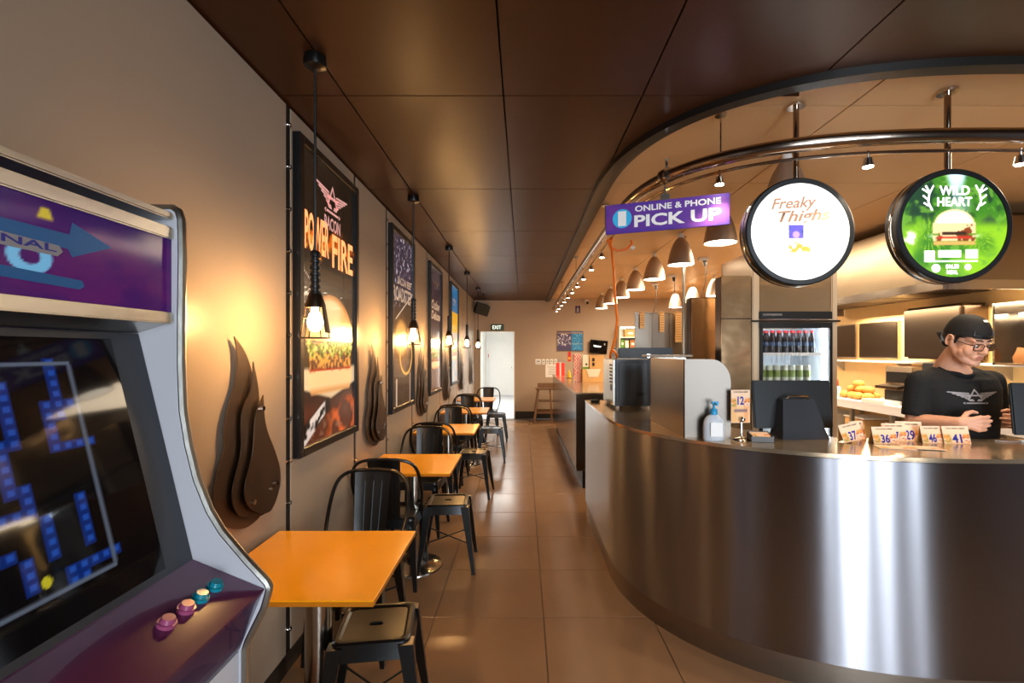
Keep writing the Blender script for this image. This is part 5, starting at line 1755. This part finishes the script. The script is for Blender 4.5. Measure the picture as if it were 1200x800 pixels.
# wooden high chair by the back wall
hc = thing('high_chair', 'wooden high chair standing against the back wall', 'high chair', (0.60, 10.55, 0))
for sx in (-1, 1):
    for sy in (-1, 1):
        m = MB().loft([[(sx * 0.36 + a, sy * 0.24 + b, 0) for a, b in ((-.022, -.022), (.022, -.022), (.022, .022), (-.022, .022))], [(sx * 0.27 + a, sy * 0.14 + b, 0.72) for a, b in ((-.022, -.022), (.022, -.022), (.022, .022), (-.022, .022))]])
        m.build('leg', 'wood', hc)
m = MB().box((0, -0.03, 0.735), (0.66, 0.32, 0.03), bevel=0.008)
m.build('tray', 'wood', hc)
MB().box((0, -0.215, 0.24), (0.66, 0.03, 0.05), bevel=0.004).build('foot_rail', 'wood', hc)
MB().box((0, 0.20, 0.24), (0.66, 0.03, 0.05), bevel=0.004).build('foot_rail', 'wood', hc)
MB().box((-0.315, 0, 0.27), (0.03, 0.38, 0.04)).build('side_rail', 'wood', hc)
MB().box((0.315, 0, 0.27), (0.03, 0.38, 0.04)).build('side_rail', 'wood', hc)
MB().box((0, 0, 0.47), (0.54, 0.30, 0.025), bevel=0.005).build('seat', 'wood', hc)
MB().box((0, 0.16, 0.80), (0.56, 0.03, 0.10), bevel=0.006).build('back_rail', 'wood', hc)
MB().loft([[(0.02 + a, -0.22 + b, 0) for a, b in ((-.02, -.02), (.02, -.02), (.02, .02), (-.02, .02))], [(-0.02 + a, -0.14 + b, 0.72) for a, b in ((-.02, -.02), (.02, -.02), (.02, .02), (-.02, .02))]]).build('front_post', 'wood', hc)
for sx in (-1, 1):
    MB().cyl((sx * 0.26, 0.155, 0.72), (sx * 0.26, 0.16, 0.80), 0.014, seg=8).build('back_post', 'wood', hc)

# things on the second counter
def box_thing(name, label, cat, loc, size, m, group=None, rz=0.0, extra=None):
    t = thing(name, label, cat, loc, rz, group)
    MB().box((0, 0, size[2] / 2), size, bevel=0.004, seg=1).build('body', m, t)
    return t


Zc = 7.4
t = box_thing('takeaway_tray', 'large kraft takeaway box under the smaller boxes on the pickup counter', 'box', (1.05, Zc, CT), (0.31, 0.24, 0.20), 'kraft')
MB().loft([[(-0.10, -0.121, 0.20), (0.12, -0.121, 0.20), (0.12, -0.127, 0.20), (-0.10, -0.127, 0.20)], [(-0.06, -0.121, 0.08), (0.08, -0.121, 0.08), (0.08, -0.127, 0.08), (-0.06, -0.127, 0.08)]]).build('flap', 'card_white', t)
t = box_thing('kraft_carton', 'kraft carton with two black slots, topmost on the takeaway box', 'box', (1.11, Zc, CT + 0.20), (0.22, 0.22, 0.20), 'kraft')
MB().box((-0.05, -0.111, 0.14), (0.035, 0.003, 0.05)).box((-0.05, -0.111, 0.07), (0.035, 0.003, 0.05)).build('slot', 'black_plastic', t)
MB().box((0, 0, 0.203), (0.226, 0.226, 0.012), bevel=0.002).build('lid', 'kraft', t)
t = box_thing('white_carton', 'white carton with a dark dot and green strip beside the kraft carton', 'box', (0.945, Zc, CT + 0.20), (0.09, 0.20, 0.21), 'card_white')
MB().cyl((0.01, -0.1, 0.07), (0.01, -0.103, 0.07), 0.016, seg=12).build('dot_print', 'black_plastic', t)
MB().box((0, -0.101, 0.015), (0.09, 0.003, 0.03)).build('green_strip', 'green', t)


def chequer(U, V):
    n = vnoise(U, V, 3, 81)
    c = np.zeros((len(U), 3)) + np.array([236, 226, 214])
    s = ((np.floor(U * 6) + np.floor(V * 8)) % 2)
    c = mixc(c, (200, 40, 34), s)
    c = mixc(c, (206, 34, 30), sst(n, .55, .65))
    return c


for k, (x, z, lab) in enumerate(((0.825, 0, 'lower red and white chequered carton stack on the pickup counter'), (0.825, 0.215, 'upper red and white chequered carton stack on the pickup counter'))):
    t = box_thing('chequered_carton', lab, 'carton', (x, Zc + 0.05, CT + z), (0.11, 0.16, 0.212), 'card_white', 'chequered cartons')
    paint('print', 0.108, 0.208, 18, 28, chequer, 'print_matte', t, (0, -0.0815, 0.106))
t = thing('menu_holder', 'red and white folded menu standing at the far end of the pickup counter', 'menu', (0.70, 9.1, CT))
for s in (-1, 1):
    MB().box((0, 0, 0.13), (0.17, 0.003, 0.26)).move(Matrix.Translation((0, s * 0.04, 0)) @ Matrix.Rotation(s * 0.15, 4, 'X')).build('leaf', 'card_white', t)
paint('print', 0.165, 0.255, 12, 12, lambda U, V: mixc(np.zeros((len(U), 3)) + np.array([200, 40, 34]), (236, 220, 210), sst(.1 - np.abs(U - .5), 0, .04)), 'print_matte', t, (0, -0.0225, 0.128), (-0.15, 0, 0))
t = thing('yellow_cone', 'small yellow cone beside the chequered cartons', 'cone', (0.80, 8.4, CT))
MB().lathe([(0.0, 0.14), (0.008, 0.14), (0.04, 0.02), (0.04, 0.0), (0.0, 0.0)], seg=18).build('cone', 'yellow', t)
MB().box((0, 0, 0.006), (0.10, 0.10, 0.012), bevel=0.004).build('base', 'black_plastic', t)
t = thing('black_dish', 'small black dish on the curved counter by the microwave', 'dish', (0.66, 4.42, CT))
MB().lathe([(0, 0.004), (0.035, 0.004), (0.05, 0.02), (0.053, 0.02), (0.037, 0.0), (0, 0)], seg=20).build('dish', 'black_plastic', t)

# lit shelf unit in the far kitchen
ls = thing('stock_shelf', 'bright open stock shelf with boxes on the back wall of the kitchen', 'shelf', (2.36, YB - 0.17, 1.62))
m = MB().box((0, 0, 0), (0.40, 0.3, 0.02)).box((0, 0, 0.24), (0.40, 0.3, 0.02)).box((0, 0, 0.48), (0.40, 0.3, 0.02)).box((-0.2, 0, 0.24), (0.02, 0.3, 0.5)).box((0.2, 0, 0.24), (0.02, 0.3, 0.5)).box((0, 0.145, 0.24), (0.4, 0.01, 0.5))
m.build('carcass', 'white_paint', ls)
MB().cyl((-0.17, -0.1, 0.46), (0.17, -0.1, 0.46), 0.008, seg=8).build('light_strip', 'lamp_diffuser', ls)  # glowing tube added to brighten the shelf, no fitting seen
for k, (x, z, w, h, mt, lab) in enumerate(((0.05, 0.25, 0.24, 0.17, 'kraft', 'kraft box on the upper stock shelf'), (-0.13, 0.01, 0.08, 0.18, 'green', 'green packet on the lower stock shelf'), (-0.03, 0.01, 0.08, 0.16, 'card_white', 'white packet on the lower stock shelf'), (0.10, 0.01, 0.13, 0.17, 'kraft_dark', 'dark kraft box on the lower stock shelf'))):
    t = box_thing('stock_box', lab, 'box', (2.36 + x, YB - 0.17, 1.62 + z), (w, 0.2, h), mt)
    MB().box((0, -0.101, h * 0.5), (w * 0.5, 0.002, h * 0.3)).build('label_sticker', 'ink_white', t)
# ================================================================== the man behind the counter
from mathutils.bvhtree import BVHTree


def remeshed(mb, voxel, smooth_it, name, material, parent, label=None):
    bm = mb.bm
    bmesh.ops.recalc_face_normals(bm, faces=bm.faces)
    me = bpy.data.meshes.new(name); bm.to_mesh(me); bm.free()
    t = bpy.data.objects.new('tmp', me); C.objects.link(t)
    r = t.modifiers.new('r', 'REMESH'); r.mode = 'VOXEL'; r.voxel_size = voxel
    s = t.modifiers.new('s', 'SMOOTH'); s.factor = 0.5; s.iterations = smooth_it
    dg = bpy.context.evaluated_depsgraph_get()
    out = bpy.data.meshes.new_from_object(t.evaluated_get(dg))
    bpy.data.objects.remove(t); bpy.data.meshes.remove(me)
    out.name = name
    out.shade_smooth()
    out.materials.clear()
    return link(name, out, material, parent, label)


PX, PYY = 2.51, 2.79
man = thing('person', 'man in black t-shirt, glasses and backwards cap behind the counter', 'person', (PX, PYY, 0))
HM = Matrix.Translation((2.482 - PX, 2.705 - PYY, 1.602)) @ Matrix.Rotation(0.08, 4, 'Z') @ Matrix.Rotation(0.33, 4, 'X') @ Matrix.Scale(1.07, 4)


def limb(mb, pts, rad, seg=14):
    for i in range(len(pts) - 1):
        mb.cyl(pts[i], pts[i + 1], rad[i], rad[i + 1], seg)
    for p, r in zip(pts, rad):
        mb.ball(p, r * 0.995, 14, 10)


b = MB()
b.ball((0, 0.018, 0.035), (0.076, 0.094, 0.088), 28, 20)
b.ball((0, -0.024, -0.030), (0.066, 0.066, 0.080), 24, 16)
b.ball((0, -0.030, -0.070), (0.054, 0.052, 0.042), 20, 14)
b.ball((0, -0.045, 0.030), (0.060, 0.046, 0.046), 20, 14)
for s in (-1, 1):
    limb(b, [(s * 0.050, 0.004, -0.030), (s * 0.046, -0.018, -0.062), (s * 0.034, -0.046, -0.084), (s * 0.012, -0.070, -0.097)], [0.024, 0.024, 0.022, 0.019])
    b.ball((s * 0.038, -0.060, -0.034), (0.028, 0.025, 0.032), 16, 12)
    b.ball((s * 0.046, -0.038, -0.050), (0.024, 0.030, 0.030), 16, 12)
    b.ball((s * 0.031, -0.0755, 0.003), (0.0165, 0.0145, 0.0115), 14, 10)
    b.ball((s * 0.030, -0.078, 0.022), (0.026, 0.013, 0.009), 14, 10)
    b.ball((s * 0.0125, -0.098, -0.034), (0.009, 0.011, 0.008), 12, 8)
    b.ball((s * 0.076, 0.012, -0.004), (0.008, 0.020, 0.030), 14, 10, rot=(0.15, 0, s * 0.35))
    b.tube([Vector((s * (0.083 + 0.002 * math.sin(a)), 0.014 + 0.019 * math.cos(a), -0.002 + 0.030 * math.sin(a))) for a in np.linspace(-1.2, 2.6, 10)], 0.005, 8)
b.ball((0, -0.078, -0.099), (0.024, 0.018, 0.017), 16, 12)
limb(b, [(0, -0.082, 0.018), (0, -0.098, -0.006), (0, -0.1095, -0.029)], [0.0085, 0.010, 0.0125])
b.ball((0, -0.090, -0.0605), (0.022, 0.0095, 0.0055), 16, 10)
b.ball((0, -0.089, -0.0715), (0.019, 0.0095, 0.0062), 16, 10)
b.ball((0, -0.076, -0.064), (0.034, 0.018, 0.022), 16, 12)
b.cyl((0, 0.022, -0.04), (0, 0.066, -0.19), 0.049, 0.055, 20)
b.ball((0, -0.018, -0.095), (0.042, 0.050, 0.026), 18, 12)
b.move(HM)
# core of trunk and legs, continuous under the clothes
b.cyl((-0.012, 0.012, 1.47), (0, 0.02, 1.36), 0.058, 0.115, 18)
b.ball((0, 0.02, 1.28), (0.17, 0.09, 0.14), 20, 14)
b.ball((0, 0.02, 1.08), (0.15, 0.085, 0.18), 20, 14)
b.ball((0, 0.02, 0.93), (0.155, 0.095, 0.12), 20, 14)
for s in (-1, 1):
    limb(b, [(s * 0.085, 0.02, 0.92), (s * 0.10, 0.01, 0.50), (s * 0.105, 0.03, 0.10)], [0.072, 0.050, 0.035])
    limb(b, [(s * 0.105, 0.03, 0.06), (s * 0.115, -0.09, 0.035)], [0.03, 0.028])


def arm(mb, s, sh, el, wr, kn, fdir, curl):
    """s = side; fingers stacked in height, pointing fdir, curling towards curl"""
    el = Vector(el); wr = Vector(wr); kn = Vector(kn); fd = Vector(fdir).normalized(); cu = Vector(curl).normalized()
    limb(mb, [(s * 0.15, 0.02, 1.352), Vector(sh), el], [0.052, 0.052, 0.043], 16)
    mid = el.lerp(wr, 0.3)
    limb(mb, [el, mid, wr], [0.043, 0.044, 0.029], 16)
    up = Vector((0, 0, 1))
    # palm: flattened block of overlapping rods from wrist to the four knuckles
    for i, dz in enumerate((0.033, 0.011, -0.011, -0.033)):
        k = kn + up * dz - fd * (0.004, 0.0, 0.004, 0.012)[i]
        limb(mb, [wr + up * dz * 0.45, wr.lerp(k, .6), k], [0.018, 0.0150, 0.0120], 10)
        L = (0.040, 0.045, 0.041, 0.032)[i]
        k2 = k + fd * L * 0.95 + cu * L * 0.18
        k3 = k2 + fd * L * 0.48 + cu * L * 0.42
        k4 = k3 + fd * L * 0.12 + cu * L * 0.50
        limb(mb, [k, k2, k3, k4], [0.0100, 0.0088, 0.0080, 0.0070], 10)
    # thumb leaves the upper side of the palm near the wrist
    t0 = wr + fd * 0.022 + up * 0.020 + cu * 0.012
    t1 = t0 + fd * 0.030 + up * 0.026 + cu * 0.018
    t2 = t1 + fd * 0.032 + up * 0.006 + cu * 0.010
    t3 = t2 + fd * 0.024 - up * 0.006 + cu * 0.004
    limb(mb, [t0, t1, t2, t3], [0.0155, 0.0125, 0.0105, 0.0085], 10)


def W(x, y, z):
    return (x - PX, y - PYY, z)


R_EL = W(2.262, 2.80, 1.135)
arm(b, -1, (-0.205, 0.02, 1.36), R_EL, W(2.312, 2.555, 1.165), W(2.385, 2.515, 1.165), (1.0, -0.15, 0.03), (0.1, 1.0, 0))
L_EL = W(2.775, 2.84, 1.135)
arm(b, 1, (0.205, 0.02, 1.36), L_EL, W(2.735, 2.62, 1.165), W(2.665, 2.585, 1.165), (-1.0, -0.15, 0.03), (-0.1, 1.0, 0))
remeshed(b, 0.0036, 5, 'body', 'skin', man)

# t-shirt
s_ = MB()
rings = []
for z, hw, hd, yc in ((0.86, 0.195, 0.135, 0.02), (0.95, 0.200, 0.140, 0.015), (1.05, 0.200, 0.138, 0.01), (1.15, 0.208, 0.136, 0.01), (1.25, 0.222, 0.136, 0.01), (1.33, 0.228, 0.128, 0.015), (1.385, 0.218, 0.116, 0.02), (1.425, 0.182, 0.100, 0.022), (1.452, 0.112, 0.082, 0.022)):
    r = []
    for k in range(36):
        a = 2 * PI * k / 36
        ca, sa = math.cos(a), math.sin(a)
        x = hw * math.copysign(abs(ca) ** 0.8, ca); y = yc + hd * math.copysign(abs(sa) ** 0.9, sa)
        zz = z - (0.030 * max(0, -sa) if z > 1.40 else 0.0) * (1 if abs(x) < .12 else .5)
        r.append((x, y, zz))
    rings.append(r)
s_.loft(rings)
for s, el in ((-1, R_EL), (1, L_EL)):
    e = Vector(el); sh = Vector((s * 0.205, 0.02, 1.362))
    limb(s_, [(s * 0.15, 0.02, 1.37), sh, sh.lerp(e, 0.45)], [0.066, 0.070, 0.069], 18)
    s_.cyl(sh.lerp(e, 0.45), sh.lerp(e, 0.86), 0.069, 0.064, 20)
shirt = remeshed(s_, 0.0065, 5, 'shirt', 'shirt', man)
col = [(-0.022 + 0.078 * math.cos(a), -0.012 + 0.070 * math.sin(a), 1.438 + 0.020 * math.sin(a) - (0.012 if math.sin(a) < 0 else 0) * abs(math.sin(a))) for a in np.linspace(0, 2 * PI, 40, endpoint=False)]
MB().tube(col, 0.0075, 8, closed=True).build('collar', 'shirt', shirt)

# emblem pressed onto the chest
bmt = bmesh.new(); bmt.from_mesh(shirt.data)
tree = BVHTree.FromBMesh(bmt); bmt.free()
em = emblem(shirt, (0, 0, 0), (0, 0, 0), 0.275, 0.085, 'ink_grey', 'chest_emblem')
bme = bmesh.new(); bme.from_mesh(em.data)
bmesh.ops.triangulate(bme, faces=bme.faces)
bmesh.ops.subdivide_edges(bme, edges=bme.edges, cuts=3, use_grid_fill=True)
for v in bme.verts:
    x, z = v.co.x + 2.497 - PX, v.co.z + 1.293
    hit = tree.ray_cast(Vector((x, -1, z)), Vector((0, 1, 0)))
    y = hit[0].y - 0.0015 if hit[0] is not None else -0.13
    v.co = (x, y, z)
bme.to_mesh(em.data); bme.free()

# cap worn backwards
c_ = MB()
rr = []
for k in range(9):
    ph = math.radians(4 + 86 * k / 8)
    row = []
    for q in range(36):
        a = 2 * PI * q / 36
        back = 0.5 + 0.5 * math.sin(a)
        z = 0.036 + 0.100 * math.sin(ph) - 0.022 * back * (1 - math.sin(ph))
        row.append((0.086 * math.cos(ph) ** 0.8 * math.cos(a), 0.012 + 0.106 * math.cos(ph) ** 0.8 * math.sin(a), z))
    rr.append(row)
inner = [[(x * 0.96, 0.012 + (y - 0.012) * 0.96, z - 0.003) for x, y, z in r] for r in rr]
c_.loft(rr[::-1] + inner, cap=False)
c_.move(HM)
cap = c_.build('cap', 'cap_cloth', man)
v_ = MB()
top, bot = [], []
for j in range(5):
    f = j / 4
    top.append([(0.070 * math.sin(u) * (1 - .25 * f), 0.012 + (0.098 + 0.062 * f * math.cos(u * .9)) * math.cos(u * 0.75), 0.022 - 0.020 * f - 0.03 * f * (u / 1.25) ** 2) for u in np.linspace(-1.25, 1.25, 13)])
for a_, b_ in zip(top[:-1], top[1:]):
    for q in range(12):
        v_.bm.faces.new([v_.bm.verts.new(p) for p in (a_[q], a_[q + 1], b_[q + 1], b_[q])])
bmesh.ops.remove_doubles(v_.bm, verts=v_.bm.verts, dist=1e-5)
ex_ = bmesh.ops.solidify(v_.bm, geom=v_.bm.faces[:], thickness=0.004)
v_.move(HM)
v_.build('brim', 'cap_cloth', cap)
st2 = MB()
for z in (0.040, 0.048):
    st2.tube([(0.0875 * math.sin(u), 0.012 - 0.1065 * math.cos(u), z) for u in np.linspace(-0.62, 0.62, 14)], 0.0048, 6)
st2.move(HM)
st2.build('strap', 'black_plastic', cap)
ar_ = MB()
ar_.tube([(0.052 * math.sin(u), 0.012 - (0.106 - 0.050 * max(0, math.cos(u)) ** 1.5) * math.sqrt(max(0.05, 1 - (0.052 * math.sin(u) / .09) ** 2)), 0.048 + 0.060 * max(0, math.cos(u))) for u in np.linspace(-1.57, 1.57, 18)], 0.0028, 6)
ar_.move(HM)
ar_.build('opening_piping', 'black_plastic', cap)
tg_ = MB().box((0.0, -0.060, 0.122), (0.022, 0.002, 0.012), rot=(-0.9, 0, 0)).move(HM)
tg_.build('cap_tag', 'ink_white', cap)

# hair under the cap
h_ = MB()
h_.ball((0, 0.042, 0.006), (0.079, 0.076, 0.050), 24, 16)
h_.ball((0, 0.070, -0.030), (0.060, 0.042, 0.034), 20, 12)
for s in (-1, 1):
    limb(h_, [(s * 0.072, -0.012, 0.036), (s * 0.072, -0.010, 0.012), (s * 0.071, -0.006, -0.008)], [0.012, 0.008, 0.005])
    h_.ball((s * 0.066, -0.022, 0.034), (0.013, 0.028, 0.010), 12, 8)
h_.move(HM)
remeshed(h_, 0.004, 3, 'hair', 'hair', man)
for s in (-1, 1):
    e = MB().tube([(s * 0.012, -0.0925, 0.023), (s * 0.026, -0.0925, 0.0285), (s * 0.042, -0.086, 0.027), (s * 0.053, -0.074, 0.021)], [0.0026, 0.0042, 0.0038, 0.0018], 6)
    e.move(HM); e.build('eyebrow', 'hair', man)
    e = MB().tube([(s * 0.017, -0.0870, -0.002), (s * 0.031, -0.0905, -0.005), (s * 0.045, -0.0835, -0.001)], [0.0010, 0.0018, 0.0010], 6)
    e.move(HM); e.build('eyelash', 'hair', man)
    e = MB().ball((s * 0.031, -0.0765, -0.003), (0.013, 0.0125, 0.010), 14, 10)
    e.move(HM); eo = e.build('eye', 'eye_white', man)
    e = MB().ball((s * 0.032, -0.0868, -0.0075), (0.005, 0.003, 0.004), 10, 8)
    e.move(HM); e.build('iris', 'iris', eo)
l_ = MB().ball((0, -0.0935, -0.0608), (0.0215, 0.0070, 0.0042), 16, 8).ball((0, -0.0930, -0.0712), (0.0185, 0.0068, 0.0050), 16, 8)
l_.move(HM); l_.build('lips', 'lip', man)
# spectacles
g_ = MB(); le = MB()
for s in (-1, 1):
    ring = [(s * 0.034 + x, -0.1035 + abs(s * 0.034 + x) * 0.10, -0.006 + y) for x, y in rounded(0.050, 0.034, 0.011)]
    g_.tube(ring, 0.0019, 6, closed=True)
    le.bm.faces.new([le.bm.verts.new(p) for p in ring])
    g_.tube([(s * 0.060, -0.0975, 0.002), (s * 0.074, -0.085, 0.004), (s * 0.082, -0.02, 0.008), (s * 0.083, 0.012, 0.006), (s * 0.080, 0.030, -0.010)], 0.0019, 6)
g_.tube([(-0.010, -0.103, 0.001), (0, -0.106, 0.004), (0.010, -0.103, 0.001)], 0.0019, 6)
g_.move(HM); go = g_.build('spectacles', 'spectacle', man)
le.move(HM); le.build('lens', 'lens', go)
# trousers and shoes
t_ = MB()
t_.ball((0, 0.02, 0.93), (0.175, 0.125, 0.12), 24, 14)
for s in (-1, 1):
    limb(t_, [(s * 0.088, 0.02, 0.88), (s * 0.10, 0.01, 0.50), (s * 0.106, 0.03, 0.09)], [0.092, 0.072, 0.062], 18)
remeshed(t_, 0.010, 4, 'trousers', 'trouser', man)
for s in (-1, 1):
    m = MB().loft([[(s * 0.11 + x * .5, -0.035 + y, z) for x, y in rounded(w, l, 0.035)] for w, l, z in ((0.17, 0.26, 0.0), (0.18, 0.27, 0.02), (0.165, 0.25, 0.045), (0.13, 0.17, 0.075))])
    m.build('shoe', 'shoe', man, smooth=60)
